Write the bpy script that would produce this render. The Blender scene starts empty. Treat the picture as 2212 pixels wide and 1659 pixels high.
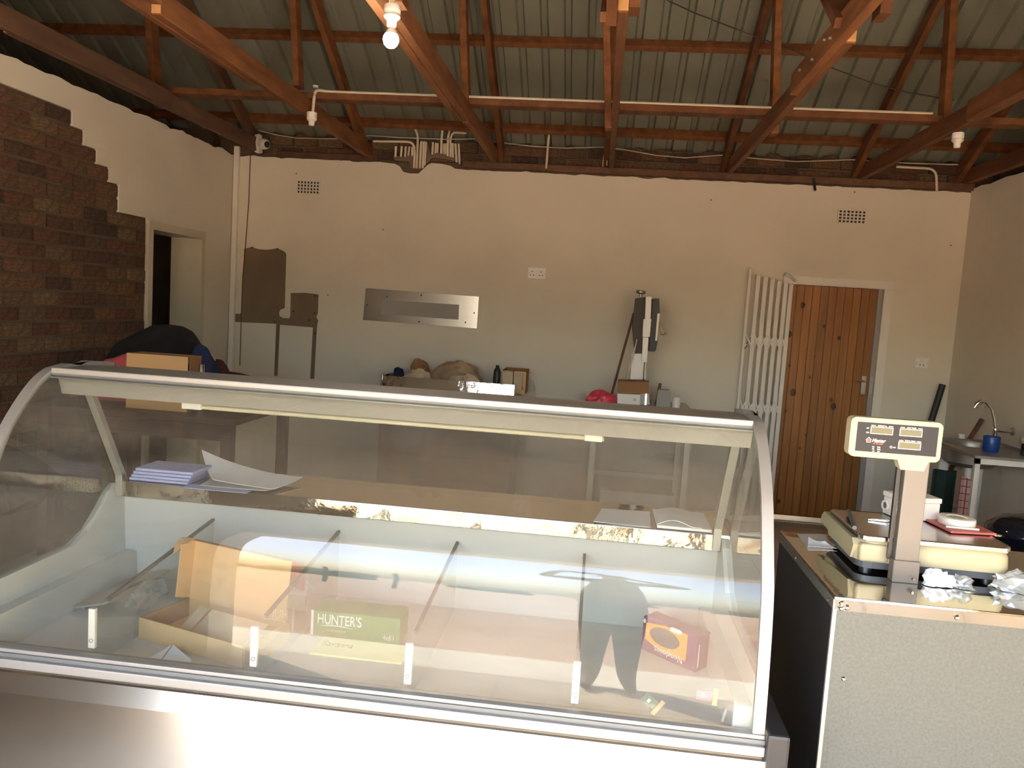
import bpy, bmesh, math, random
from mathutils import Vector, Matrix, noise
random.seed(7)
C = bpy.context.scene.collection
scene = bpy.context.scene

# ------------------------------------------------------------------ camera
W_PX, H_PX, F_PX = 2212.0, 1659.0, 1722.5
YAW, PITCH, ROLL, CAM_H = 0.10368, -0.09397, 0.06367, 1.67
_f = Vector((-math.sin(YAW)*math.cos(PITCH), math.cos(YAW)*math.cos(PITCH), math.sin(PITCH)))
_r0 = Vector((math.cos(YAW), math.sin(YAW), 0)); _u0 = _r0.cross(_f)
_r = _r0*math.cos(ROLL) + _u0*math.sin(ROLL); _u = -_r0*math.sin(ROLL) + _u0*math.cos(ROLL)
cam_d = bpy.data.cameras.new('camera'); cam = bpy.data.objects.new('camera', cam_d); C.objects.link(cam)
cam.matrix_world = Matrix(((_r.x, _u.x, -_f.x, 0), (_r.y, _u.y, -_f.y, 0), (_r.z, _u.z, -_f.z, CAM_H), (0, 0, 0, 1)))
cam_d.sensor_fit = 'HORIZONTAL'; cam_d.sensor_width = 36.0; cam_d.lens = 36.0*F_PX/W_PX
cam_d.clip_start = 0.05; cam_d.clip_end = 400
scene.camera = cam

# ------------------------------------------------------------------ sky, sun, exposure
SUN_TRAVEL = Vector((0.84, 0.52, -0.86)).normalized()
world = bpy.data.worlds.new('sky'); scene.world = world; world.use_nodes = True
wn = world.node_tree; wn.nodes.clear()
sky = wn.nodes.new('ShaderNodeTexSky'); sky.sky_type = 'NISHITA'; sky.sun_disc = False
sky.sun_elevation = math.asin(-SUN_TRAVEL.z); sky.sun_rotation = math.atan2(-SUN_TRAVEL.x, -SUN_TRAVEL.y)
sky.air_density = 1.0; sky.dust_density = 2.5; sky.ozone_density = 1.0
bg = wn.nodes.new('ShaderNodeBackground'); bg.inputs['Strength'].default_value = 0.29
wo = wn.nodes.new('ShaderNodeOutputWorld')
wn.links.new(sky.outputs[0], bg.inputs[0]); wn.links.new(bg.outputs[0], wo.inputs[0])
sun_d = bpy.data.lights.new('sun', 'SUN'); sun_d.energy = 6.2; sun_d.angle = 0.012; sun_d.color = (1.0, 0.93, 0.80)
sun = bpy.data.objects.new('sun', sun_d); C.objects.link(sun)
sun.rotation_euler = SUN_TRAVEL.to_track_quat('-Z', 'Y').to_euler()
vs = scene.view_settings
vs.view_transform = 'Standard'; vs.look = 'None'; vs.gamma = 1.0; vs.use_curve_mapping = False
vs.exposure = 2.85
scene.cycles.max_bounces = 8; scene.cycles.diffuse_bounces = 4; scene.cycles.transparent_max_bounces = 16
scene.cycles.glossy_bounces = 4; scene.cycles.caustics_reflective = False; scene.cycles.caustics_refractive = False; scene.cycles.sample_clamp_indirect = 6.0
scene.cycles.use_denoising = True; scene.cycles.use_adaptive_sampling = True; scene.cycles.adaptive_threshold = 0.05; scene.cycles.adaptive_min_samples = 24

# ------------------------------------------------------------------ photo pixel -> point in the room
def ray(x, y): return _r*((x-W_PX/2)/F_PX) + _u*(-(y-H_PX/2)/F_PX) + _f
def atY(x, y, Y): d = ray(x, y); t = Y/d.y; return Vector((d.x*t, Y, CAM_H+d.z*t))
def atX(x, y, X): d = ray(x, y); t = X/d.x; return Vector((X, d.y*t, CAM_H+d.z*t))
def atZ(x, y, Z): d = ray(x, y); t = (Z-CAM_H)/d.z; return Vector((d.x*t, d.y*t, Z))
BACK = 6.957

# ------------------------------------------------------------------ materials
MATS = {}
def mat(name, col=(.5, .5, .5), rough=.6, metal=0., var=0., scale=8., stretch=(1, 1, 1), bump=0., bscale=60., rand=0., spec=.5, col2=None, detail=4., emit=0., coat=0.):
    m = bpy.data.materials.new(name); m.use_nodes = True; n = m.node_tree; b = n.nodes['Principled BSDF']
    b.inputs['Base Color'].default_value = (*col, 1); b.inputs['Roughness'].default_value = rough
    b.inputs['Metallic'].default_value = metal; b.inputs['Specular IOR Level'].default_value = spec
    b.inputs['Coat Weight'].default_value = coat
    L = n.links.new; src = None
    tc = n.nodes.new('ShaderNodeTexCoord'); mp = n.nodes.new('ShaderNodeMapping'); mp.inputs['Scale'].default_value = stretch
    L(tc.outputs['Object'], mp.inputs[0])
    if var or col2:
        nz = n.nodes.new('ShaderNodeTexNoise'); nz.inputs['Scale'].default_value = scale; nz.inputs['Detail'].default_value = detail
        L(mp.outputs[0], nz.inputs['Vector'])
        rp = n.nodes.new('ShaderNodeValToRGB')
        a = col; c = col2 or tuple(min(1, x*(1+var)) for x in col); a = a if col2 else tuple(x*(1-var) for x in col)
        rp.color_ramp.elements[0].position = .32; rp.color_ramp.elements[1].position = .68
        rp.color_ramp.elements[0].color = (*a, 1); rp.color_ramp.elements[1].color = (*c, 1)
        L(nz.outputs['Fac'], rp.inputs[0]); src = rp.outputs[0]
    if rand:
        oi = n.nodes.new('ShaderNodeObjectInfo'); mr = n.nodes.new('ShaderNodeMapRange')
        mr.inputs['To Min'].default_value = 1-rand; mr.inputs['To Max'].default_value = 1+rand
        L(oi.outputs['Random'], mr.inputs[0])
        mx = n.nodes.new('ShaderNodeMix'); mx.data_type = 'RGBA'; mx.blend_type = 'MULTIPLY'; mx.inputs[0].default_value = 1
        if src: L(src, mx.inputs[6])
        else: mx.inputs[6].default_value = (*col, 1)
        L(mr.outputs[0], mx.inputs[7]); src = mx.outputs[2]
    if src: L(src, b.inputs['Base Color'])
    if bump:
        bz = n.nodes.new('ShaderNodeTexNoise'); bz.inputs['Scale'].default_value = bscale; bz.inputs['Detail'].default_value = 5
        L(mp.outputs[0], bz.inputs['Vector'])
        bp = n.nodes.new('ShaderNodeBump'); bp.inputs['Strength'].default_value = bump; bp.inputs['Distance'].default_value = .01
        L(bz.outputs['Fac'], bp.inputs['Height']); L(bp.outputs[0], b.inputs['Normal'])
    if emit:
        b.inputs['Emission Color'].default_value = (*col, 1); b.inputs['Emission Strength'].default_value = emit
    MATS[name] = m; return m

mat('plaster', (.74, .69, .58), .9, var=.05, scale=1.3, bump=.10, bscale=40)
mat('bare_plaster', (.20, .145, .095), .95, var=.10, scale=3, bump=.2, bscale=50)
mat('mortar', (.125, .090, .060), .95, var=.15, scale=6, bump=.4, bscale=50)
mat('timber', (.25, .095, .031), .75, col2=(.14, .047, .016), scale=5, stretch=(3, .5, 3), rand=.3, bump=.06, bscale=30)
mat('timber_old', (.14, .072, .04), .8, col2=(.09, .043, .024), scale=4, stretch=(3, .6, 3), rand=.25, bump=.06, bscale=30)
mat('timber_cut', (.62, .34, .14), .8, var=.12, scale=30)
mat('roof_sheet', (.27, .275, .215), .55, .15, var=.10, scale=1.2, rand=.06)
mat('steel', (.62, .61, .59), .22, 1, var=.03, scale=4, stretch=(.3, 8, 8))
mat('steel_mirror', (.66, .64, .61), .06, 1, bump=.25, bscale=3.0)
mat('steel_lip', (.36, .345, .32), .08, 1, bump=.55, bscale=5)
mat('steel_wavy', (.66, .64, .61), .05, 1, bump=.5, bscale=4.5)
mat('steel_dull', (.46, .45, .43), .42, 1, var=.06, scale=14)
mat('steel_brushed', (.72, .71, .68), .20, 1, var=.03, scale=3)
mat('galvanised', (.135, .145, .135), .60, .45, var=.10, scale=120, detail=3, bump=.05, bscale=80)
mat('aluminium', (.42, .41, .385), .5, .5)
mat('aluminium_dark', (.20, .21, .21), .5, .3)
mat('chrome', (.80, .79, .77), .10, 1)
mat('liner_white', (.60, .62, .61), .45, var=.03, scale=3)
mat('canopy_grey', (.36, .345, .32), .6)
mat('tube_cream', (.62, .58, .44), .5)
mat('white_paint', (.80, .77, .70), .5, var=.03, scale=6)
mat('white_plastic', (.82, .80, .76), .35)
mat('white_paper', (.86, .87, .90), .8, var=.03, scale=6)
mat('grey_paper', (.66, .64, .60), .8, var=.05, scale=6)
mat('blue_paper', (.42, .48, .80), .7, var=.10, scale=9)
mat('cream_plastic', (.56, .515, .33), .45)
mat('black_plastic', (.025, .027, .03), .35)
mat('grey_plastic', (.10, .11, .12), .45)
mat('panel_black', (.028, .029, .033), .4, spec=.3)
mat('lcd', (.20, .195, .125), .6, spec=.2)
mat('print_white', (.85, .84, .80), .6)
mat('print_red', (.70, .16, .12), .6)
mat('print_gold', (.72, .58, .16), .6)
mat('print_dark', (.16, .14, .10), .6)
mat('print_orange', (.90, .38, .04), .6, var=.08, scale=9)
mat('purple_card', (.17, .03, .14), .55, var=.08, scale=9)
mat('green_card', (.055, .26, .075), .55, var=.08, scale=9)
mat('yellow_card', (.84, .78, .28), .7, var=.04, scale=9)
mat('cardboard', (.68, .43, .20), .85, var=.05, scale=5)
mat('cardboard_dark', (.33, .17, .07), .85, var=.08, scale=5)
mat('kraft', (.43, .30, .18), .85, var=.15, scale=6)
mat('kraft_light', (.58, .46, .32), .8, var=.12, scale=7)
mat('cloth_black', (.012, .011, .011), .95, var=.3, scale=9)
mat('cloth_blue', (.010, .018, .062), .9, var=.3, scale=9)
mat('cloth_pink', (.62, .12, .13), .9, var=.1, scale=9)
mat('cloth_maroon', (.07, .018, .016), .9, var=.2, scale=9)
mat('cloth_green', (.02, .045, .035), .9, var=.2, scale=9)
mat('red_bag', (.72, .05, .09), .3, var=.15, scale=14)
mat('pot_black', (.008, .010, .016), .08)
mat('blue_plastic', (.012, .055, .26), .35)
mat('red_book', (.60, .16, .13), .5)
mat('rubber_pipe', (.02, .02, .022), .5)
mat('rust_wood', (.16, .07, .045), .8, var=.2, scale=12)
mat('pine_door', (.40, .165, .036), .42, col2=(.29, .108, .022), scale=3, stretch=(9, 9, .5), rand=.16)
mat('knot', (.085, .034, .013), .5)
mat('wire_black', (.03, .025, .02), .6)
mat('wire_cream', (.62, .56, .44), .6)
mat('conduit', (.74, .66, .52), .5, rand=.08)
mat('concrete', (.74, .68, .55), .9, var=.06, scale=2.2)
mat('dirt', (.42, .25, .15), 1., col2=(.54, .37, .25), scale=.35)
mat('grass_dry', (.38, .34, .18), 1., var=.2, scale=3)
mat('leaf', (.07, .10, .04), .8, var=.35, scale=3)
mat('bark', (.12, .09, .07), .9)
mat('skin', (.16, .08, .05), .55)
mat('dark_wood', (.07, .042, .028), .6, var=.15, scale=6, stretch=(1, 6, 6))
mat('tape_white', (.84, .81, .74), .5)

mat('sticker_green', (.12, .17, .13), .7); mat('sticker_tan', (.40, .29, .16), .7); mat('sticker_plum', (.20, .13, .20), .7)
mat('frame_paint', (.60, .55, .42), .5, var=.03, scale=6)
mat('pole_metal', (.22, .20, .175), .55, .4)
mat('saw_brown', (.055, .042, .030), .6)
mat('sink_steel', (.40, .39, .37), .35, .8)
def checked():
    m = mat('cloth_check', (.6, .2, .2), .9); n = m.node_tree; L = n.links.new
    tc = n.nodes.new('ShaderNodeTexCoord'); br = n.nodes.new('ShaderNodeTexBrick'); br.offset = 0; br.inputs['Scale'].default_value = 1
    br.inputs['Brick Width'].default_value = .035; br.inputs['Row Height'].default_value = .05; br.inputs['Mortar Size'].default_value = .0035
    br.inputs['Color1'].default_value = (.62, .50, .44, 1); br.inputs['Color2'].default_value = (.55, .40, .36, 1); br.inputs['Mortar'].default_value = (.42, .07, .08, 1)
    sx = n.nodes.new('ShaderNodeSeparateXYZ'); cx = n.nodes.new('ShaderNodeCombineXYZ'); L(tc.outputs['Object'], sx.inputs[0]); L(sx.outputs['X'], cx.inputs['X']); L(sx.outputs['Z'], cx.inputs['Y']); L(cx.outputs[0], br.inputs['Vector'])
    L(br.outputs['Color'], n.nodes['Principled BSDF'].inputs['Base Color'])
checked()

def brick_mat():
    m = mat('brick', (.21, .115, .07), .9, bump=.5, bscale=35); n = m.node_tree; L = n.links.new; b = n.nodes['Principled BSDF']
    oi = n.nodes.new('ShaderNodeObjectInfo'); rp = n.nodes.new('ShaderNodeValToRGB'); rp.color_ramp.interpolation = 'LINEAR'
    e = rp.color_ramp.elements; e[0].color = (.070, .045, .033, 1); e[1].color = (.20, .135, .075, 1)
    for p, c in ((.25, (.135, .062, .040, 1)), (.5, (.18, .098, .052, 1)), (.75, (.105, .066, .043, 1))):
        x = e.new(p); x.color = c
    L(oi.outputs['Random'], rp.inputs[0])
    tc = n.nodes.new('ShaderNodeTexCoord'); nz = n.nodes.new('ShaderNodeTexNoise'); nz.inputs['Scale'].default_value = 9; nz.inputs['Detail'].default_value = 4
    L(tc.outputs['Object'], nz.inputs['Vector'])
    r2 = n.nodes.new('ShaderNodeValToRGB'); r2.color_ramp.elements[0].position = .35; r2.color_ramp.elements[1].position = .65
    r2.color_ramp.elements[0].color = (.55, .55, .55, 1); r2.color_ramp.elements[1].color = (1.2, 1.15, 1.05, 1)
    L(nz.outputs['Fac'], r2.inputs[0])
    mx = n.nodes.new('ShaderNodeMix'); mx.data_type = 'RGBA'; mx.blend_type = 'MULTIPLY'; mx.inputs[0].default_value = 1
    L(rp.outputs[0], mx.inputs[6]); L(r2.outputs[0], mx.inputs[7]); L(mx.outputs[2], b.inputs['Base Color'])
brick_mat()

def glass_mat(name, dust, dust_col, tint=(.95, .97, .96), boost=1.9, streak=(1, 1, 1)):
    m = bpy.data.materials.new(name); m.use_nodes = True; n = m.node_tree; n.nodes.clear(); L = n.links.new
    out = n.nodes.new('ShaderNodeOutputMaterial')
    tr = n.nodes.new('ShaderNodeBsdfTransparent'); tr.inputs[0].default_value = (*tint, 1)
    gl = n.nodes.new('ShaderNodeBsdfGlossy'); gl.inputs['Roughness'].default_value = .015
    df = n.nodes.new('ShaderNodeBsdfDiffuse'); df.inputs[0].default_value = (*dust_col, 1)
    fr = n.nodes.new('ShaderNodeFresnel'); fr.inputs[0].default_value = 1.5
    geo = n.nodes.new('ShaderNodeNewGeometry')
    inv = n.nodes.new('ShaderNodeMath'); inv.operation = 'SUBTRACT'; inv.inputs[0].default_value = 1; L(geo.outputs['Backfacing'], inv.inputs[1])
    f2 = n.nodes.new('ShaderNodeMath'); f2.operation = 'MULTIPLY'; f2.use_clamp = True; L(fr.outputs[0], f2.inputs[0]); f2.inputs[1].default_value = boost
    f3 = n.nodes.new('ShaderNodeMath'); f3.operation = 'MULTIPLY'; L(f2.outputs[0], f3.inputs[0]); L(inv.outputs[0], f3.inputs[1])
    tc = n.nodes.new('ShaderNodeTexCoord'); mp = n.nodes.new('ShaderNodeMapping'); mp.inputs['Scale'].default_value = streak; L(tc.outputs['Object'], mp.inputs[0])
    nz = n.nodes.new('ShaderNodeTexNoise'); nz.inputs['Scale'].default_value = 2.5; nz.inputs['Detail'].default_value = 6; nz.inputs['Distortion'].default_value = .6; L(mp.outputs[0], nz.inputs['Vector'])
    mr = n.nodes.new('ShaderNodeMapRange'); mr.inputs['From Min'].default_value = .3; mr.inputs['From Max'].default_value = .7
    mr.inputs['To Min'].default_value = dust*.4; mr.inputs['To Max'].default_value = dust*1.4; L(nz.outputs['Fac'], mr.inputs[0])
    m1 = n.nodes.new('ShaderNodeMixShader'); L(mr.outputs[0], m1.inputs[0]); L(tr.outputs[0], m1.inputs[1]); L(df.outputs[0], m1.inputs[2])
    m2 = n.nodes.new('ShaderNodeMixShader'); L(f3.outputs[0], m2.inputs[0]); L(m1.outputs[0], m2.inputs[1]); L(gl.outputs[0], m2.inputs[2])
    L(m2.outputs[0], out.inputs[0]); MATS[name] = m
glass_mat('glass', .09, (.36, .30, .23), tint=(.93, .95, .93), boost=1.4, streak=(.7, 2.2, 3.0))
glass_mat('acrylic', .04, (.5, .55, .55), tint=(.90, .93, .92), boost=1.2)
glass_mat('clear_bag', .45, (.75, .78, .78), tint=(.9, .93, .92), boost=2.5)

def tile_floor():
    m = mat('tile_floor', (.62, .52, .40), .45); n = m.node_tree; L = n.links.new; b = n.nodes['Principled BSDF']
    tc = n.nodes.new('ShaderNodeTexCoord'); br = n.nodes.new('ShaderNodeTexBrick'); br.offset = 0
    br.inputs['Scale'].default_value = 1; br.inputs['Brick Width'].default_value = .4; br.inputs['Row Height'].default_value = .4
    br.inputs['Mortar Size'].default_value = .004; br.inputs['Color1'].default_value = (.64, .55, .42, 1); br.inputs['Color2'].default_value = (.58, .49, .37, 1)
    br.inputs['Mortar'].default_value = (.30, .24, .18, 1)
    L(tc.outputs['Object'], br.inputs['Vector'])
    nz = n.nodes.new('ShaderNodeTexNoise'); nz.inputs['Scale'].default_value = 1.7; nz.inputs['Detail'].default_value = 6; L(tc.outputs['Object'], nz.inputs['Vector'])
    r2 = n.nodes.new('ShaderNodeValToRGB'); r2.color_ramp.elements[0].position = .3; r2.color_ramp.elements[1].position = .7
    r2.color_ramp.elements[0].color = (.78, .72, .64, 1); r2.color_ramp.elements[1].color = (1.05, 1.03, 1, 1); L(nz.outputs['Fac'], r2.inputs[0])
    mx = n.nodes.new('ShaderNodeMix'); mx.data_type = 'RGBA'; mx.blend_type = 'MULTIPLY'; mx.inputs[0].default_value = 1
    L(br.outputs['Color'], mx.inputs[6]); L(r2.outputs[0], mx.inputs[7]); L(mx.outputs[2], b.inputs['Base Color'])
tile_floor()

# ------------------------------------------------------------------ mesh helpers
def new(): return bmesh.new()
def box(bm, c, s, rot=None):
    M = Matrix.Translation(Vector(c)) @ (rot.to_4x4() if rot else Matrix()) @ Matrix.Diagonal((s[0], s[1], s[2], 1))
    return bmesh.ops.create_cube(bm, size=1, matrix=M)['verts']
def box2(bm, a, b):
    a, b = Vector(a), Vector(b); return box(bm, (a+b)/2, [abs(x) for x in (b-a)])
def frame_of(d, up=(0, 0, 1)):
    z = Vector(d).normalized(); u = Vector(up)
    if abs(z.dot(u)) > .99: u = Vector((0, 1, 0))
    x = u.cross(z).normalized(); y = z.cross(x)
    return Matrix((x, y, z)).transposed()
def beam(bm, a, b, w, h, up=(0, 0, 1)):
    a, b = Vector(a), Vector(b); d = b-a
    return box(bm, (a+b)/2, (w, h, d.length), frame_of(d, up))
def tube(bm, pts, r, seg=8, cap=True, taper=None):
    pts = [Vector(p) for p in pts]; rings = []
    for i, p in enumerate(pts):
        d = (pts[min(i+1, len(pts)-1)] - pts[max(i-1, 0)])
        R = frame_of(d); rr = taper[i] if taper else r
        rings.append([bm.verts.new(p + R @ Vector((rr*math.cos(2*math.pi*k/seg), rr*math.sin(2*math.pi*k/seg), 0))) for k in range(seg)])
    for A, B in zip(rings, rings[1:]):
        for k in range(seg):
            bm.faces.new((A[k], A[(k+1) % seg], B[(k+1) % seg], B[k])).smooth = True
    if cap:
        bm.faces.new(list(reversed(rings[0]))); bm.faces.new(rings[-1])
def arc_pts(pts, n=6, rad=.06):
    pts = [Vector(p) for p in pts]; out = [pts[0]]
    for a, b, c in zip(pts, pts[1:], pts[2:]):
        u = (a-b); v = (c-b); r = min(rad, u.length*.45, v.length*.45); p, q = b+u.normalized()*r, b+v.normalized()*r
        for k in range(n+1):
            t = k/n; out.append(p*(1-t)**2 + b*2*t*(1-t) + q*t*t)
    out.append(pts[-1]); return out
def lathe(bm, prof, c=(0, 0, 0), seg=24, axis=(0, 0, 1)):
    R = frame_of(axis); c = Vector(c); rings = []
    for r, z in prof:
        if r < 1e-5: rings.append([bm.verts.new(c + R @ Vector((0, 0, z)))])
        else: rings.append([bm.verts.new(c + R @ Vector((r*math.cos(2*math.pi*k/seg), r*math.sin(2*math.pi*k/seg), z))) for k in range(seg)])
    for A, B in zip(rings, rings[1:]):
        for k in range(seg):
            k2 = (k+1) % seg
            if len(A) == 1 and len(B) == 1: continue
            if len(A) == 1: f = bm.faces.new((A[0], B[k2], B[k]))
            elif len(B) == 1: f = bm.faces.new((A[k], A[k2], B[0]))
            else: f = bm.faces.new((A[k], A[k2], B[k2], B[k]))
            f.smooth = True
def prism(bm, poly, off):
    a = [bm.verts.new(Vector(p)) for p in poly]; b = [bm.verts.new(Vector(p)+Vector(off)) for p in poly]; n = len(poly)
    bm.faces.new(list(reversed(a))); bm.faces.new(b)
    for i in range(n): bm.faces.new((a[i], a[(i+1) % n], b[(i+1) % n], b[i]))
def sheet(bm, rows):
    vs_ = [[bm.verts.new(Vector(p)) for p in r] for r in rows]
    for A, B in zip(vs_, vs_[1:]):
        for i in range(len(A)-1): bm.faces.new((A[i], A[i+1], B[i+1], B[i])).smooth = True
def thick(bm, t):
    bmesh.ops.recalc_face_normals(bm, faces=bm.faces); bmesh.ops.solidify(bm, geom=bm.faces[:], thickness=t)
def bevel(bm, w, seg=2):
    bmesh.ops.bevel(bm, geom=[e for e in bm.edges if e.calc_face_angle(0) > .5], offset=w, segments=seg, affect='EDGES', profile=.6)
def rrect(w, h, r, n=5, cx=0, cy=0):
    o = []
    for sx, sy, a0 in ((1, 1, 0), (-1, 1, 90), (-1, -1, 180), (1, -1, 270)):
        for k in range(n+1):
            a = math.radians(a0 + 90*k/n); o.append((cx+sx*(w/2-r)+r*math.cos(a), cy+sy*(h/2-r)+r*math.sin(a)))
    return o
def obj(name, bm, m, parent=None, smooth=False):
    bmesh.ops.recalc_face_normals(bm, faces=bm.faces)
    me = bpy.data.meshes.new(name); bm.to_mesh(me); bm.free(); me.materials.append(MATS[m])
    if smooth:
        for p in me.polygons: p.use_smooth = True
    flags = [p.use_smooth for p in me.polygons]
    if any(flags):
        me.set_sharp_from_angle(angle=math.radians(48)); me.polygons.foreach_set('use_smooth', flags)
    return link(name, me, parent)
def link(name, me, parent=None):
    o = bpy.data.objects.new(name, me); C.objects.link(o)
    if parent:
        o.parent = parent
        o.location = -world_loc(parent)
    return o
def world_loc(o):
    l = Vector((0, 0, 0))
    while o: l += Vector(o.location); o = o.parent
    return l
def tag(o, label, cat, group=None):
    o['label'] = label; o['category'] = cat
    if group: o['group'] = group
    return o
def thing(name, label, cat, loc=(0, 0, 0), group=None):
    o = bpy.data.objects.new(name, None); o.empty_display_size = .1; C.objects.link(o); o.location = loc
    return tag(o, label, cat, group)
def struct(o): o['kind'] = 'structure'; return o
def sroot(name, loc=(0, 0, 0)):
    o = bpy.data.objects.new(name, None); o.empty_display_size = .1; C.objects.link(o); o.location = loc
    return struct(o)
def one(name, m, parent, fn, smooth=False):
    bm = new(); fn(bm); return obj(name, bm, m, parent, smooth)
def boxo(name, a, b, m, parent=None, bev=0):
    bm = new(); box2(bm, a, b)
    if bev: bevel(bm, bev)
    return obj(name, bm, m, parent)
def lettering(name, s, size, m, parent, origin, xdir, ydir, shear=0., align='LEFT', bold=0., sx=1.):
    cu = bpy.data.curves.new(name, 'FONT'); cu.body = s; cu.size = size; cu.shear = shear; cu.align_x = align; cu.extrude = .0003; cu.offset = bold
    t = bpy.data.objects.new('tmp', cu); C.objects.link(t); bpy.context.view_layer.update()
    me = bpy.data.meshes.new_from_object(t.evaluated_get(bpy.context.evaluated_depsgraph_get()))
    bpy.data.objects.remove(t); bpy.data.curves.remove(cu)
    x = Vector(xdir).normalized(); y = Vector(ydir).normalized(); z = x.cross(y)
    M = Matrix.Translation(Vector(origin)) @ Matrix((x, y, z)).transposed().to_4x4() @ Matrix.Diagonal((sx, 1, 1, 1))
    me.transform(M); me.materials.clear(); me.materials.append(MATS[m]); me.name = name
    return link(name, me, parent)
def lump(bm, c, size, amp=.25, freq=3., sub=3, seed=0, flat_bottom=True):
    v = bmesh.ops.create_icosphere(bm, subdivisions=sub, radius=1)['verts']
    for p in v:
        n = noise.fractal(p.co*freq*.5 + Vector((seed*7.3, seed*3.1, seed)), 1, 2, 4)
        q = p.co*(1+amp*n)
        if flat_bottom and q.z < -.3: q.z = -.3
        p.co = Vector(c) + Vector((q.x*size[0], q.y*size[1], q.z*size[2]))
def smooth_steps(a, b, n): return [a + (b-a)*i/n for i in range(n+1)]

# ================================================================== SETTING
# floor, pavement, ground
struct(boxo('floor', (-6.2, -.42, -.12), (4.2, 7.3, 0), 'tile_floor'))
struct(boxo('pavement', (-9, -1.08, -.16), (9, -.42, -.01), 'concrete'))
bm = new()
N = 60
rows = []
for j in range(N+1):
    y = -1.08 - 118*(j/N)**2
    rows.append([(x, y, -.10 + .05*noise.noise(Vector((x*.3, y*.3, 0)))*(1 if j else 0)) for x in [(-90+180*i/60) for i in range(61)]])
sheet(bm, rows)
struct(obj('ground', bm, 'dirt'))

# back wall : ragged plaster edge under the wall plate, door opening left free
DX0, DX1, DZ = 1.52, 2.37, 2.07
rng = random.Random(3)
def ragged(x0, x1, z0, n, amp, seed=0):
    return [(x0+(x1-x0)*i/n, z0 + amp*noise.fractal(Vector((i*.37+seed, seed, 0)), 1, 2, 4)) for i in range(n+1)]
wall_back = sroot('wall_back', (0, BACK, 0))
top = ragged(-3.36, -2.05, 2.872, 26, .018, 1)
top += [(-2.02, 2.875), (-1.87, 2.862), (-1.83, 2.845), (-1.80, 2.80), (-1.74, 2.787), (-1.66, 2.79), (-1.62, 2.83), (-1.585, 2.865), (-1.55, 2.885), (-1.46, 2.882), (-1.38, 2.868), (-1.34, 2.845)]
top += ragged(-1.28, 2.95, 2.842, 90, .013, 5)
poly = [(-3.36, 0), (DX0, 0), (DX0, DZ), (DX1, DZ), (DX1, 0), (2.95, 0)] + list(reversed(top))
bm = new(); prism(bm, [(x, BACK, z) for x, z in poly], (0, .02, 0)); obj('plaster_coat', bm, 'plaster', wall_back)
bm = new()
box2(bm, (-3.56, BACK+.02, 0), (DX0, BACK+.22, 2.88)); box2(bm, (DX1, BACK+.02, 0), (3.14, BACK+.22, 2.88)); box2(bm, (DX0, BACK+.02, DZ), (DX1, BACK+.22, 2.88))
box2(bm, (-6.2, BACK+.03, 0), (-3.56, BACK+.2, 3.1)); box2(bm, (3.14, BACK+.03, 0), (4.2, BACK+.2, 3.1))
obj('masonry', bm, 'mortar', wall_back)
boxo('mortar_bed', (-3.5, BACK+.05, 2.88), (3.1, BACK+.2, 3.07), 'mortar', wall_back)
bmesh_brick = new(); box(bmesh_brick, (0, 0, 0), (1, 1, 1)); bevel(bmesh_brick, .05, 1)
brick_me = bpy.data.meshes.new('brick'); bmesh_brick.to_mesh(brick_me); bmesh_brick.free(); brick_me.materials.append(MATS['brick'])
def brick(parent, c, s):
    o = bpy.data.objects.new('brick', brick_me); C.objects.link(o); o.parent = parent; o.location = Vector(c)-world_loc(parent); o.scale = s; return o
for k in range(2):
    x = -3.4 + .12*k
    while x < 2.85:
        w = rng.uniform(.20, .235); z = 2.935 + .088*k
        brick(wall_back, (x+w/2, BACK+.06+rng.uniform(-.012, .012), z+rng.uniform(-.006, .006)), (w, .07, .074)); x += w+.018
# broken mortar lumps on top of the fill
for i in range(26):
    x = -3.2 + i*.24 + rng.uniform(-.06, .06); bm = new()
    lump(bm, (x, BACK+.06, 3.065), (rng.uniform(.05, .11), .04, rng.uniform(.02, .04)), .4, 3, 2, i)
    obj('mortar_lump', bm, 'mortar', wall_back)
# bare plaster left where a board was removed (outline read from the photo on the wall plane)
def wall_poly(pts, ox, oy, sc): return [atY(ox+x/sc, oy+y/sc, BACK) for x, y in pts]
pts = [(1563, 290), (1590, 282), (1615, 278), (1650, 290), (1700, 295), (1745, 291), (1775, 286), (1810, 300), (1828, 314), (1832, 325), (1822, 668), (1795, 678), (1785, 698), (1790, 720), (1812, 732), (1850, 733), (1858, 722), (1861, 572), (1950, 570), (2038, 580), (2034, 700), (2024, 725), (2036, 745), (2028, 792), (2010, 1120), (1985, 1120), (2003, 792), (1791, 774), (1776, 1102), (1755, 1102), (1768, 768), (1487, 756), (1487, 702), (1538, 705), (1546, 690)]
bm = new(); prism(bm, [p+Vector((0, -.003, 0)) for p in wall_poly(pts, 0, 440, 2.962)], (0, .004, 0)); obj('bare_plaster_patch', bm, 'bare_plaster', wall_back)
# screw holes in that patch
bm = new()
for x, y in ((1615, 281), (1775, 290), (2018, 590), (2014, 700), (1980, 745), (1757, 755), (1880, 690), (2015, 830)):
    p = atY(x/2.962, 440+y/2.962, BACK); lathe(bm, [(0, .008), (.007, .008), (.008, 0)], p+Vector((0, -.002, 0)), 8, (0, -1, 0))
obj('screw_plug', bm, 'wire_black', wall_back)
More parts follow.
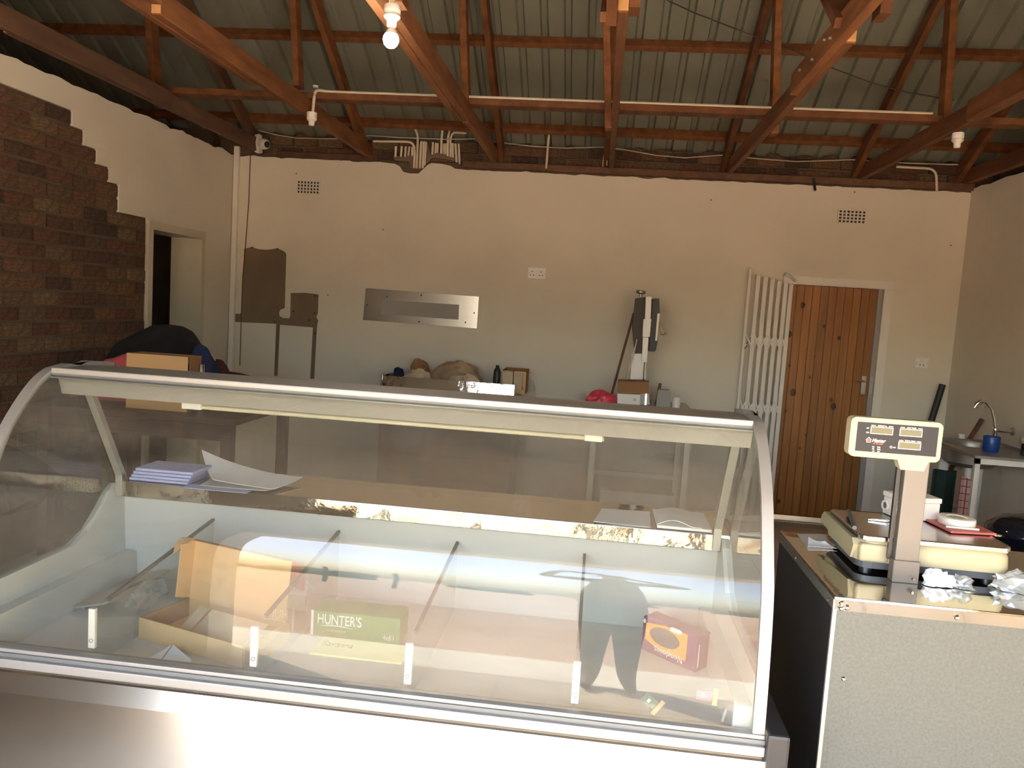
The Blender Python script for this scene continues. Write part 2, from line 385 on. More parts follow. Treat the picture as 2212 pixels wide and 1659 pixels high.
# bare cement where the conduit bundles break through the plaster
pts = [(600, 575), (640, 550), (700, 580), (770, 592), (830, 585), (880, 545), (940, 580), (960, 400), (1220, 320), (1290, 560), (1380, 505), (1420, 530), (1500, 520), (1570, 560), (1600, 590), (1730, 610), (1735, 665), (1700, 668), (1540, 625), (1480, 628), (1380, 605), (1300, 612), (1270, 650), (1170, 760), (1140, 800), (1030, 828), (930, 818), (888, 795), (910, 720), (880, 680), (790, 668), (620, 655)]
bm = new(); prism(bm, [p+Vector((0, -.006, 0)) for p in wall_poly(pts, 780, 270, 8.508)], (0, .03, 0)); obj('broken_plaster', bm, 'bare_plaster', wall_back)
# small chips in the paint
bm = new()
for px, py in ((828, 496), (640, 375), (1536, 432), (2054, 530), (708, 637), (1846, 415)):
    p = atY(px, py, BACK); lathe(bm, [(0, .001), (.005, .001), (.007, 0)], p, 7, (0, -1, 0))
obj('paint_chip', bm, 'bare_plaster', wall_back)

# left wall : brick core, plaster coat with a stepped edge, door opening
LX = -3.34
DY0, DY1, DH = 5.66, 6.40, 2.09
wall_left = sroot('wall_left', (LX, 0, 0))
bm = new()
for a, b in (((-.25, 0), (DY0, 2.86)), ((DY1, 0), (BACK, 2.86)), ((DY0, DH), (DY1, 2.86))):
    box2(bm, (LX-.25, a[0], a[1]), (LX-.018, b[0], b[1]))
obj('masonry', bm, 'mortar', wall_left)
CO = .0933
zs = [2.72-CO*k for k in range(7)]
topl = [(y, z) for y, z in ragged(6.957, -.2, 2.878, 120, .02, 9)]
poly = [(6.957, 0)] + topl + [(-.2, zs[0]), (4.756, zs[0]), (4.756, zs[1]), (4.87, zs[1]), (4.87, zs[2]), (5.0, zs[2]), (5.0, zs[3]), (5.137, zs[3]), (5.137, zs[4]), (5.247, zs[4]), (5.247, zs[6]), (5.60, zs[6]), (5.60, 2.12), (6.45, 2.12), (6.45, 0)]
bm = new(); prism(bm, [(LX-.02, y, z) for y, z in poly], (.02, 0, 0)); obj('plaster_coat', bm, 'plaster', wall_left)
ends = [4.75, 4.865, 4.995, 5.13, 5.242, 5.242]
for k in range(22):
    z = zs[0]-CO*k-CO/2; end = ends[k] if k < 6 else 5.595
    y = end
    first = True
    while y > 3.15:
        w = .228
        if first and k % 2 and k >= 6: w = .11
        first = False
        brick(wall_left, (LX-.03+rng.uniform(-.004, .004), y-w/2, z+rng.uniform(-.002, .002)), (.05, w-.006, CO-.016)); y -= w+.008

# door 2 : empty doorway in the left wall with a white steel frame
d2 = struct(bpy.data.objects.new('door_2', None)); C.objects.link(d2); d2.location = (LX, DY0, 0)
boxo('jamb', (LX-.26, DY0-.055, 0), (LX+.012, DY0+.005, DH-.006), 'frame_paint', d2)
boxo('jamb', (LX-.26, DY1-.005, 0), (LX+.012, DY1+.05, DH-.006), 'frame_paint', d2)
boxo('door_head', (LX-.261, DY0-.056, DH-.005), (LX+.013, DY1+.051, DH+.055), 'frame_paint', d2)
# unseen outer wall of the dark room beyond, added to block light
struct(boxo('wall_light_block', (-6.2, -.25, 0), (-6.05, BACK, 3.6), 'mortar'))

# right wall
wall_right = sroot('wall_right', (2.92, 0, 0))
poly = [(-.2, 0), (BACK, 0)] + ragged(BACK, -.2, 2.872, 90, .016, 14)
bm = new(); prism(bm, [(2.92, y, z) for y, z in poly], (.02, 0, 0)); obj('plaster_coat', bm, 'plaster', wall_right)
boxo('masonry', (2.94, -.25, 0), (3.14, BACK+.1, 2.86), 'mortar', wall_right)
struct(boxo('wall_light_block_right', (4.1, -.25, 0), (4.2, BACK+.1, 3.6), 'mortar'))  # unseen outer wall, added to block light past the right wall

# front wall with the wide shop opening behind the camera
OX0, OX1, OZ = -1.98, 2.1, 2.22
wall_front = sroot('wall_front', (0, -.2, 0))
bm = new(); box2(bm, (-6.2, -.42, 0), (OX0, -.10, 3.02)); box2(bm, (OX1, -.42, 0), (4.2, -.10, 3.02)); box2(bm, (OX0, -.42, OZ), (OX1, -.10, 3.02))
obj('masonry', bm, 'plaster', wall_front)

# roof : corrugated sheets on purlins, two slopes meeting at a ridge
TH = math.radians(30); TT = math.tan(TH); RIDGE = 3.45
def roofz(Y, z0): return z0 + TT*(BACK-Y) if Y >= RIDGE else z0 + TT*(BACK-(2*RIDGE-Y))
ceiling = sroot('ceiling', (0, RIDGE, 5.1))
Z_SHEET = 3.135
PITCH_RIB = .1715
prof = []
for k in range(4):
    o = k*PITCH_RIB; prof += [(o, .0), (o+.110, .0), (o+.122, .036), (o+.158, .036)]
prof += [(4*PITCH_RIB, 0), (4*PITCH_RIB+.110, .0), (4*PITCH_RIB+.122, .036), (4*PITCH_RIB+.140, .036)]
def sheet_mesh(y0, y1):
    bm = new(); sheet(bm, [[(x, y, roofz(y, Z_SHEET)+z) for x, z in prof] for y in (y0, y1)])
    for f in bm.faces: f.smooth = False
    me = bpy.data.meshes.new('roof_sheet'); bm.to_mesh(me); bm.free(); me.materials.append(MATS['roof_sheet']); return me
mA, mB = sheet_mesh(BACK+.45, RIDGE-.02), sheet_mesh(RIDGE+.02, -.62)
for i in range(16):
    for me in (mA, mB):
        o = bpy.data.objects.new('roof_sheet', me); C.objects.link(o); o.parent = ceiling
        o.location = Vector((-6.35+i*4*PITCH_RIB, 0, .0015*i)) - Vector(ceiling.location)
bm = new(); beam(bm, (-6.4, RIDGE, roofz(RIDGE, Z_SHEET)+.05), (4.6, RIDGE, roofz(RIDGE, Z_SHEET)+.05), .03, .3, (0, 1, 0)); obj('ridge_cap', bm, 'roof_sheet', ceiling)
bm = new()
for X in (-6.15, 4.15):
    prism(bm, [(X, -.3, 2.9), (X, BACK+.2, 2.9), (X, BACK+.2, roofz(BACK, Z_SHEET)), (X, RIDGE, roofz(RIDGE, Z_SHEET)), (X, -.3, roofz(-.05, Z_SHEET))], (.06, 0, 0))
obj('gable_panel', bm, 'mortar', ceiling)

# ---- purlins
def timber(name, label, cat, a, b, w, h, up, m='timber', group=None):
    bm = new(); beam(bm, a, b, w, h, up); bevel(bm, .003, 1); return tag(obj(name, bm, m), label, cat, group)
nrm = Vector((0, math.sin(TH), math.cos(TH)))
def purlin(Yb, label):
    z = roofz(Yb, 3.055); n_ = Vector((0, math.sin(TH)*(1 if Yb > RIDGE else -1), math.cos(TH))); c = Vector((0, Yb, z)) + n_*.036
    bm = new(); p = [(-6.0+i*.5, 0, 0) for i in range(20)]
    beam(bm, (-6.1, c.y, c.z), (4.1, c.y, c.z), .048, .072, n_); bevel(bm, .003, 1)
    tag(obj('purlin', bm, 'timber'), label, 'purlin', 'roof purlins')
purlin(6.02, 'red-brown roof purlin crossing behind the lit bulb, higher of the two in view')
purlin(6.80, 'red-brown roof purlin just above the brick fill of the back wall')
for Y, s in ((5.2, 'fourth'), (4.3, 'third')): purlin(Y, '%s roof purlin from the back wall, up towards the ridge' % ('third' if Y == 5.2 else 'fourth'))
purlin(1.2, 'roof purlin over the front half of the shop'); purlin(.3, 'roof purlin above the shop entrance')

# ---- trusses
TR = [(-3.10, 'first roof truss, running along the top of the brick left wall', 3.9, 5.37, 1), (-2.108, 'second roof truss from the left, above the empty lampholder', 3.57, 4.7, -1),
      (-.988, 'third roof truss from the left, right of the lit bulb', 3.52, 5.40, -1), (.003, 'middle roof truss, fourth from the left', 3.4, 3.55, -1),
      (.985, 'fifth roof truss from the left with a bolted lapped splice', 3.69, 4.51, -1), (2.048, 'sixth roof truss from the left, by the right lampholder', 3.6, 4.9, -1),
      (2.862, 'seventh roof truss, along the right wall', 3.6, 4.6, -1)]
HANG = {0: ((325, 25), (337, 186)), 1: ((637, 0), (645, 190)), 2: ((1001, 0), (1009, 268)), 3: ((1309, 0), (1314, 280)), 4: ((1680, 0), (1671, 292)), 5: ((2056, 0), (2037, 297))}
TW, TZ0, TZ1 = .044, 2.90, 3.015
for i, (X, lab, yA, yB, side) in enumerate(TR):
    t = thing('roof_truss', lab, 'roof truss', (X, BACK, TZ0), 'roof trusses')
    m = 'timber_old' if i in (0,) else 'timber'
    bm = new(); beam(bm, (X, yA, (TZ0+TZ1)/2), (X, BACK+.12, (TZ0+TZ1)/2), TW, TZ1-TZ0); bevel(bm, .004, 1); obj('tie_beam', bm, m, t)
    xs = X + side*TW*1.02
    bm = new(); beam(bm, (xs, -.15, (TZ0+TZ1)/2-.006), (xs, yB, (TZ0+TZ1)/2-.006), TW, TZ1-TZ0); bevel(bm, .004, 1); obj('tie_beam', bm, m, t)
    boxo('sawn_end', (X-TW*.48, yA-.004, TZ0+.006), (X+TW*.48, yA+.002, TZ1-.006), 'timber_cut', t)
    # rafters, both slopes
    xr = X - TW*1.05 if i != 2 else X + TW*1.05
    for Y0, Y1 in ((BACK+.4, RIDGE), (-.5, RIDGE)):
        s = 1 if Y0 > RIDGE else -1
        a = Vector((xr, Y0, 2.93 + TT*(BACK-(Y0 if s > 0 else 2*RIDGE-Y0)))); b = Vector((xr, RIDGE, 2.93+TT*(BACK-RIDGE)))
        n_ = Vector((0, math.sin(TH)*s, math.cos(TH)))
        bm = new(); beam(bm, a+n_*.057, b+n_*.057, TW, .114, n_); bevel(bm, .003, 1); obj('rafter', bm, m, t)
    # hanging web beside the runner
    if i in HANG:
        (tx, ty), (bx, by) = HANG[i]; b = atY(bx, by, 5.47); a = atY(tx, ty, 5.47); d = (a-b).normalized()
        L = (roofz(5.47, 3.0)-b.z)/d.z
        bm = new(); beam(bm, b, b+d*L, .046, .10, (0, 1, 0)); bevel(bm, .003, 1); obj('hanger', bm, 'timber', t)
    else:
        bm = new(); beam(bm, (X+.05, 5.47, 2.9), (X+.05, 5.47, 3.9), .046, .10, (0, 1, 0)); obj('hanger', bm, 'timber', t)
    bm = new(); beam(bm, (X+.046, RIDGE, 2.92), (X+.046, RIDGE, 4.95), .044, .10, (0, 1, 0)); obj('king_post', bm, 'timber', t)
    bm = new(); beam(bm, (X-.046*side*-1, 3.6, 2.95), (X-.046*side*-1, 5.0, 4.05), .044, .10, (1, 0, 0)); obj('diagonal_web', bm, m, t)
    if i == 4:
        for y, z in ((3.85, 2.965), (4.05, 2.94), (4.3, 2.965), (3.75, 2.94)):
            bm = new(); lathe(bm, [(0, .012), (.008, .012), (.010, .004), (.010, 0)], (xs-TW/2, y, z), 8, (-1, 0, 0)); obj('bolt_head', bm, 'pole_metal', t)
# runner lying across the tie beams
bm = new(); box2(bm, (-3.22, 5.43, TZ1), (2.9, 5.545, TZ1+.042)); bevel(bm, .003, 1)
tag(obj('runner_board', bm, 'timber'), 'long orange-brown board lying across the tie beams, carrying a white conduit', 'timber board')
# wall plates
p0, p1 = atY(600, 333, BACK), atY(818, 345, BACK)
timber('wall_plate', 'short brown wall plate on the back wall left of the conduit stubs', 'wall plate', (-2.93, BACK-.01, 2.898), (-2.02, BACK-.01, 2.898), .05, .045, (0, 1, 0), 'timber_old')
timber('wall_plate', 'long brown wall plate on the back wall right of the conduit stubs', 'wall plate', (-1.27, BACK-.012, 2.882), (2.93, BACK-.012, 2.882), .055, .055, (0, 1, 0), 'timber_old')

# ================================================================== DISPLAY CASE
XL, XR = -1.73, .49
KEY = [(2.344, 1.384), (2.288, 1.360), (2.218, 1.299), (2.152, 1.225), (2.117, 1.162), (2.065, 1.034), (2.047, .985), (2.035, .865), (2.031, .735), (2.030, .635)]
def catmull(P, n=5):
    Q = [P[0]] + list(P) + [P[-1]]; out = []
    for i in range(1, len(Q)-2):
        p0, p1, p2, p3 = [Vector(q) for q in Q[i-1:i+3]]
        for k in range(n):
            t = k/n; out.append(.5*((2*p1)+(p2-p0)*t+(2*p0-5*p1+4*p2-p3)*t*t+(3*p1-p0-3*p2+p3)*t**3))
    out.append(Vector(P[-1])); return [(v.x, v.y) for v in out]
# smooth the read profile a little so that the pane bends evenly
def relax(P, it=6):
    P = [Vector(p) for p in P]
    for _ in range(it):
        P = [P[0]] + [(P[i-1]+2*P[i]+P[i+1])/4 for i in range(1, len(P)-1)] + [P[-1]]
    return [(p.x, p.y) for p in P]
KEY = [(y+.0647*(min(z, 1.2)-1.2), z) for y, z in KEY]
GP = relax(catmull(KEY, 6), 12)
case = thing('display_case', 'long stainless refrigerated display case with curved glass front', 'display case', ((XL+XR)/2, 2.4, 0))
bm = new(); sheet(bm, [[(x, y, z) for (y, z) in GP] for x in (XL+.028, XR-.028)])
bmesh.ops.recalc_face_normals(bm, faces=bm.faces); bmesh.ops.solidify(bm, geom=bm.faces[:], thickness=.006)
g = obj('front_glass', bm, 'glass', case); g['label'] = 'curved dusty glass pane'
# curved aluminium end profiles
ALLP = [(2.66, 1.380), (2.52, 1.392), (2.42, 1.394)] + GP
for x0, x1 in ((XL, XL+.03), (XR-.03, XR)):
    bm = new(); rows = []
    for i, (y, z) in enumerate(ALLP):
        a = Vector(ALLP[max(i-1, 0)]); b = Vector(ALLP[min(i+1, len(ALLP)-1)]); d = (b-a).normalized(); nn = Vector((d.y, -d.x))
        if nn.x > 0: nn = -nn
        o = Vector((y, z)) + nn*.007; q = Vector((y, z)) - nn*.012
        rows.append([(x0, o.x, o.y), (x1, o.x, o.y), (x1, q.x, q.y), (x0, q.x, q.y), (x0, o.x, o.y)])
    sheet(bm, rows); bmesh.ops.remove_doubles(bm, verts=bm.verts, dist=1e-5)
    for f in bm.faces: f.smooth = False
    bmesh.ops.holes_fill(bm, edges=bm.edges)
    obj('end_profile', bm, 'aluminium', case)
# side panes between profile and rear post
def yz_prism(bm, pts, x0, x1): prism(bm, [(x0, y, z) for y, z in pts], (x1-x0, 0, 0))
side = [(y+.012, z-.006) for y, z in GP[2:] if z > .76] + [(2.07, .78), (2.45, .785), (2.57, .85), (2.66, .93), (2.69, .965), (2.50, 1.30), (2.42, 1.345)]
for x in (XL+.012, XR-.018):
    bm = new(); yz_prism(bm, side, x, x+.006); obj('side_glass', bm, 'acrylic', case)
# opaque insulated ends with the swooping top edge
endw = [(2.012, .57), (2.022, .78), (2.45, .785), (2.53, .815), (2.60, .875), (2.65, .925), (2.70, .95), (2.78, .95), (2.78, .57)]
for x0, x1, m_ in ((XL, XL+.03, 'liner_white'), (XR-.03, XR, 'liner_white')):
    bm = new(); yz_prism(bm, endw, x0, x1); obj('end_wall', bm, m_, case)
for x0, x1 in ((XL+.03, XL+.075), (XR-.075, XR-.03)):
    bm = new(); yz_prism(bm, [(2.02, .58), (2.02, .695), (2.03, .70), (2.74, .685), (2.755, .675), (2.755, .58)], x0, x1); obj('end_step', bm, 'liner_white', case)
boxo('side_skirt', (XR, 1.95, .10), (XR+.055, 2.9, .66), 'black_plastic', case, .008)
boxo('side_skirt', (XL-.055, 1.95, .10), (XL, 2.9, .66), 'black_plastic', case, .008)
# deck and back liner
boxo('deck', (XL+.03, 2.012, .57), (XR-.03, 2.765, .585), 'liner_white', case)
bm = new(); yz_prism(bm, [(2.755, .585), (2.735, .905), (2.78, .905), (2.78, .585)], XL+.03, XR-.03); obj('back_liner', bm, 'liner_white', case)
boxo('work_shelf', (XL, 2.69, .945), (XR, 3.02, .957), 'steel_mirror', case, .003)
boxo('shelf_lip', (XL+.03, 2.684, .902), (XR-.03, 2.694, .957), 'steel_lip', case, .002)
boxo('rear_body', (XL, 2.785, .10), (XR, 2.98, .945), 'steel_dull', case)
# fixing studs under the lip
for x in (-1.60, -.95, -.48, -.02, .30):
    bm = new(); lathe(bm, [(0, .006), (.006, .005), (.008, 0)], (x, 2.736, .893), 8, (0, -1, 0)); obj('stud', bm, 'chrome', case)
# front steel panel and sill trims
bm = new(); yz_prism(bm, [(2.045, .588), (1.975, .588), (1.968, .58), (1.950, .530), (1.885, .10), (2.05, .10)], XL, XR); obj('front_panel', bm, 'steel_brushed', case)
bm = new(); yz_prism(bm, [(2.05, .10), (2.05, .57), (2.785, .57), (2.785, .10)], XL, XR); obj('base', bm, 'steel_dull', case)
boxo('plinth', (XL+.05, 2.06, 0), (XR-.05, 2.9, .10), 'black_plastic', case)
boxo('sill_trim', (XL, 1.965, .592), (XR, 2.04, .618), 'aluminium', case, .004)
boxo('gasket', (XL, 1.977, .618), (XR, 2.042, .630), 'aluminium_dark', case)
boxo('glass_bead', (XL, 1.981, .630), (XR, 2.012, .641), 'aluminium', case, .002)
# top : steel lid, front rail in three bands, light canopy
bm = new(); yz_prism(bm, [(2.352, 1.374), (2.352, 1.392), (2.50, 1.392), (2.655, 1.380), (2.655, 1.362)], XL+.03, XR-.03); obj('top_panel', bm, 'steel_dull', case)
boxo('top_rail', (XL+.03, 2.328, 1.377), (XR-.03, 2.356, 1.395), 'aluminium', case, .004)
boxo('rail_groove', (XL+.03, 2.330, 1.368), (XR-.03, 2.352, 1.377), 'aluminium_dark', case)
boxo('rail_bead', (XL+.03, 2.322, 1.362), (XR-.03, 2.350, 1.368), 'aluminium', case, .002)
bm = new(); yz_prism(bm, [(2.372, 1.372), (2.395, 1.305), (2.60, 1.300), (2.64, 1.362)], XL+.02, XR-.02); obj('canopy', bm, 'canopy_grey', case)
t0, t1 = atY(400, 868, 2.45), atY(1305, 943, 2.45)
t0.z = t1.z = 1.289
bm = new(); tube(bm, [t0, t1], .008, 10); lt = obj('light_tube', bm, 'tube_cream', case); lt['label'] = 'unlit cream fluorescent tube'
for a in (t0, t1):
    s = 1 if a is t0 else -1
    boxo('tube_holder', (a.x-.005, 2.436, 1.280), (a.x+s*.06, 2.464, 1.302), 'white_plastic', case, .003)
# rear posts, leaning back from the canopy to the shelf
for x in (XL+.045, XR-.045):
    bm = new(); beam(bm, (x, 2.50, 1.305), (x, 2.70, .955), .022, .026, (1, 0, 0)); obj('rear_post', bm, 'aluminium', case)
    boxo('post_foot', (x-.013, 2.672, .905), (x+.013, 2.70, .985), 'aluminium', case, .002)

# dividers
for i, (xd, w) in enumerate(((-1.352, 'leftmost'), (-.877, 'second'), (-.443, 'third'), (.008, 'rightmost'))):
    t = thing('shelf_divider', '%s clear shelf divider%s in the display case, with a white front clip' % (w, '' if i in (0, 3) else ' from the left'), 'divider', (xd, 2.07, .585), 'clear dividers standing on the case deck')
    bm = new(); yz_prism(bm, [(2.042, .586), (2.042, .752), (2.08, .762), (2.735, .832), (2.74, .60), (2.74, .586)], xd-.002, xd+.002); obj('panel', bm, 'acrylic', t)
    bm = new(); beam(bm, (xd, 2.10, .760), (xd, 2.735, .832), .009, .010, (1, 0, 0)); obj('edge_strip', bm, 'grey_plastic', t)
    cl = boxo('clip', (xd-.010, 2.028, .645), (xd+.010, 2.040, .760), 'white_plastic', t, .002)
    bm = new(); lathe(bm, [(.006, 0), (.006, .0015), (.0045, .0015), (.0045, 0)], (xd, 2.028, .668), 14, (0, -1, 0)); obj('clip_mark', bm, 'aluminium_dark', cl)

# ---- things lying inside the case
DK = .586
# open cardboard box
t = thing('cardboard_box', 'open brown cardboard box with raised lid inside the display case', 'box', (-1.2, 2.3, DK))
FL = Vector((-1.340, 2.250, DK)); e1 = Vector((.425, -.128, 0)).normalized(); e2 = Vector((.288, .957, 0)).normalized(); up = Vector((0, 0, 1))
bw, bd, bh, th = .405, .20, .066, .004
def wallp(name, a, b, h, m='cardboard', lean=Vector((0, 0, 0)), par=None, z0=0.):
    n_ = (b-a).cross(up).normalized()*th
    bm = new(); A = a+up*z0; B = b+up*z0; prism(bm, [A, B, B+up*h+lean, A+up*h+lean], n_); return obj(name, bm, m, par or t)
wallp('front_wall', FL, FL+e1*bw, bh); wallp('rear_wall', FL+e2*bd, FL+e2*bd+e1*bw, bh)
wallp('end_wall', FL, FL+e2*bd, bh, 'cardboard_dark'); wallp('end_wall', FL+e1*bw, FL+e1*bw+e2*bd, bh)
bm = new(); prism(bm, [FL, FL+e1*bw, FL+e1*bw+e2*bd, FL+e2*bd], (0, 0, .004)); obj('bottom', bm, 'cardboard', t)
hz = FL+e2*bd+up*bh; leanv = e2*.02
lid = wallp('lid', hz, hz+e1*(bw-.01), .19, 'cardboard', leanv)
a = hz+up*0; n_ = e1
bm = new(); prism(bm, [a, a+up*.19+leanv, a+up*.19+leanv-e2*.062, a-e2*.062+up*.02], e1*.004); obj('lid_flap', bm, 'cardboard', lid)
c = a+up*.19+leanv
bm = new(); prism(bm, [c-e2*.05+e1*.01, c-e2*.02+e1*.02+up*.012, c-e1*.042+up*.006-e2*.02, c-e1*.050-up*.015-e2*.04, c-e1*.045-up*.045-e2*.05], e2*.004); obj('lid_wing', bm, 'cardboard', lid)
bm = new(); prism(bm, [c, c+e1*(bw-.01), c+e1*(bw-.01)-e2*.02+up*.004, c-e2*.02+up*.004], (0, 0, .003)); obj('lid_tuck', bm, 'cardboard_dark', lid)
# folded inner flaps lying in the tray
q = FL + e1*.16 + e2*.05 + up*.035
bm = new(); prism(bm, [q, q+e1*.20-up*.0, q+e1*.22+e2*.085+up*.04, q+e2*.085+up*.04], (0, 0, .003)); obj('inner_flap', bm, 'kraft_light', t)
q2 = q - e1*.048
bm = new(); prism(bm, [q2, q2+e1*.04, q2+e1*.04+e2*.085+up*.045, q2+e2*.085+up*.045], (0, 0, .003)); obj('inner_flap', bm, 'kraft_light', t)
# white plastic packet with a red print behind it
t = thing('plastic_packet', 'crumpled white plastic packet with red print behind the open cardboard box', 'packet', (-1.02, 2.62, DK))
bm = new(); rows = []
for i in range(9):
    u = i/8; rows.append([Vector((-1.20+.26*u+.02*math.sin(v*5), 2.66-.03*u-.03*math.sin(math.pi*v), DK+.03+.15*v-.05*u*v+.015*math.sin(7*u+3*v))) for v in [k/8 for k in range(9)]])
sheet(bm, rows); thick(bm, .004); obj('film', bm, 'white_plastic', t)
bm = new(); rows = []
for i in range(5):
    u = i/4; rows.append([Vector((-1.0+.06*u, 2.60-.02*math.sin(math.pi*v), DK+.05+.12*v-.02*u)) for v in [k/6 for k in range(7)]])
sheet(bm, rows); thick(bm, .003); obj('red_print', bm, 'print_red', t)
bm = new(); rows = []
for i in range(7):
    u = i/6; rows.append([Vector((-1.06+.13*u, 2.585-.04*math.sin(math.pi*v)+.015*u, DK+.12*v*(1-.25*u)+.012*math.sin(6*u))) for v in [k/6 for k in range(7)]])
sheet(bm, rows); thick(bm, .003); obj('torn_flap', bm, 'white_paper', t)
# plate with a hand hole, leaning by the left end
t = thing('cut_out_plate', 'grey plastic plate with an oval hand hole lying at the left end of the case', 'plate', (-1.62, 2.5, DK))
bm = new(); out = rrect(.14, .36, .03, 5); inn = [(.022+.028*math.cos(a), .02+.075*math.sin(a)) for a in [2*math.pi*k/24 for k in range(24)]]
o_ = [bm.verts.new((x, y, 0)) for x, y in out]; i_ = [bm.verts.new((x, y, 0)) for x, y in inn]
es = [bm.edges.new((o_[k], o_[(k+1) % 24])) for k in range(24)] + [bm.edges.new((i_[k], i_[(k+1) % 24])) for k in range(24)]
bmesh.ops.triangle_fill(bm, edges=es, use_beauty=True); thick(bm, .006)
bm.transform(Matrix.Translation((-1.575, 2.545, DK+.035)) @ Matrix.Rotation(math.radians(-4), 4, 'Z') @ Matrix.Rotation(math.radians(-14), 4, 'Y'))
obj('plate', bm, 'canopy_grey', t)
boxo('support_foot', (-1.634, 2.40, DK), (-1.624, 2.68, DK+.014), 'canopy_grey', t)
bm = new(); lump(bm, (-1.46, 2.50, DK+.03), (.035, .10, .05), .5, 5, 3, 4)
tag(obj('clear_bag', bm, 'clear_bag'), 'crumpled clear plastic bag left of the open cardboard box', 'plastic bag')
# folded white card in front of the box
t = thing('folded_card', 'small folded white card lying under the front of the open cardboard box', 'card', (-1.18, 2.13, DK))
for pts_ in (((-1.235, 2.115, DK), (-1.195, 2.10, DK), (-1.19, 2.165, DK+.028)), ((-1.188, 2.10, DK), (-1.105, 2.085, DK), (-1.10, 2.115, DK+.012), (-1.185, 2.165, DK+.028))):
    bm = new(); prism(bm, pts_, (.0, .003, .001)); obj('panel', bm, 'white_paper', t)
# green carton
t = thing('cider_carton', "green HUNTER'S carton lying in the middle of the display case", 'carton', (-.70, 2.45, DK))
gx0, gx1, gy, gz = -.845, -.555, 2.395, .672
boxo('body', (gx0, gy, DK), (gx1, gy+.11, gz), 'green_card', t, .002)
boxo('white_edge', (gx0-.002, gy-.001, DK+.004), (gx0+.006, gy+.001, gz), 'print_white', t)
lettering('lettering', "HUNTER'S", .046, 'print_white', t, (gx0+.018, gy-.001, DK+.045), (1, 0, 0), (0, 0, 1), bold=.0004, sx=.70)
lettering('lettering', 'CRISP REFRESHMENT', .010, 'print_gold', t, (gx0+.04, gy-.001, DK+.021), (1, 0, 0), (0, 0, 1), sx=.8)
lettering('lettering', '4x6', .026, 'print_white', t, (gx1-.055, gy-.001, DK+.012), (1, 0, 0), (0, 0, 1), sx=.7)
bm = new(); lathe(bm, [(0, 0), (.0016, .002), (.0016, .010), (.0008, .014), (.0008, .020), (0, .020)], (gx1-.020, gy-.001, DK+.012), 8); obj('bottle_mark', bm, 'print_white', t)
bm = new(); rows = []
for i in range(13):
    u = i/12; h = .0045*math.sin(math.pi*min(1, u*1.05))**.7 if u < .95 else .0005
    rows.append([(gx0+.022+.115*u, gy-.001, DK+.036+.004*math.sin(math.pi*u)), (gx0+.022+.115*u, gy-.001, DK+.036+.004*math.sin(math.pi*u)+h*.6+.0004)])
sheet(bm, rows); thick(bm, .0006); obj('swoosh', bm, 'print_white', t)
# yellow carton blank on the deck in front of it
t = thing('yellow_card_sheet', "yellow card marked Savanna lying flat in front of the green carton", 'card', (-.66, 2.32, DK))
boxo('sheet', (-.80, 2.262, DK), (-.515, 2.385, DK+.006), 'yellow_card', t)
lettering('lettering', 'Savanna', .050, 'print_dark', t, (-.785, 2.322, DK+.0063), (1, 0, 0), (0, 1, 0), sx=.62)
# gloves box, printed upside down
t = thing('gloves_box', 'purple and orange Neogloves box standing upside down at the right of the display case', 'box', (.33, 2.52, DK))
ga = Vector((.215, 2.566, DK)); gb = Vector((.372, 2.432, DK)); g1 = (gb-ga).normalized(); g2 = Vector((-g1.y, g1.x, 0)); gw = (gb-ga).length; gd, gh = .072, .112
bm = new(); prism(bm, [ga, gb, gb+g2*gd, ga+g2*gd], (0, 0, gh)); obj('carton', bm, 'purple_card', t)
def onface(u, v): return ga + g1*u + up*v - g2*.0008
bm = new(); prism(bm, [onface(.012, .040), onface(.075, .020), onface(gw-.035, .022), onface(gw-.035, .108), onface(.09, .109), onface(.012, .095)], -g2*.0006); obj('orange_print', bm, 'print_orange', t)
bm = new(); prism(bm, [onface(gw*.42+.058*math.cos(a), .068+.030*math.sin(a)) for a in [2*math.pi*k/24 for k in range(24)]], -g2*.0016); obj('opening', bm, 'grey_plastic', t)
lettering('lettering', 'Neogloves', .030, 'print_white', t, onface(gw-.045, .030)-g2*.002, -g1, (0, 0, -1), sx=.85)
bm = new(); prism(bm, [onface(gw*.62+.022*x_, .106+.007*y_) for x_, y_ in rrect(2, 2, .6)], -g2*.002); obj('badge', bm, 'print_white', t)
bm = new(); prism(bm, [ga+g1*(gw+.0005)+g2*(.010)+up*.01, ga+g1*(gw+.0005)+g2*.016+up*.01, ga+g1*(gw+.0005)+g2*.016+up*.085, ga+g1*(gw+.0005)+g2*.010+up*.085], g1*.0006); obj('print_line', bm, 'print_white', t)
bm = new(); prism(bm, [onface(.006+.005*math.cos(a), .098+.007*math.sin(a)) for a in [2*math.pi*k/16 for k in range(16)]], -g2*.001); obj('mark', bm, 'print_white', t)
# stickers inside the pane
for (px, py, lab, cs) in ((1408, 1518, 'small faded green and orange sticker low on the case glass', ('sticker_green', 'sticker_tan')), (1528, 1503, 'small faded purple sticker low on the case glass near its right end', ('sticker_plum', 'sticker_tan'))):
    p = atY(px, py, 2.008); t = thing('sticker', lab, 'sticker', p)
    R_ = Matrix.Rotation(math.radians(35 if px < 1500 else 2), 4, Vector((0, 1, 0)))
    for k, (cx, w_, h_, mm) in enumerate(((-.008, .040, .026, cs[0]), (.020, .012, .046, cs[1]), (-.010, .008, .010, 'grey_paper'))):
        bm = new(); box(bm, (cx, -.0006*k*(1 if k == 2 else 0), 0), (w_, .0012, h_)); bm.transform(Matrix.Translation(p) @ R_); obj('print', bm, mm, t)
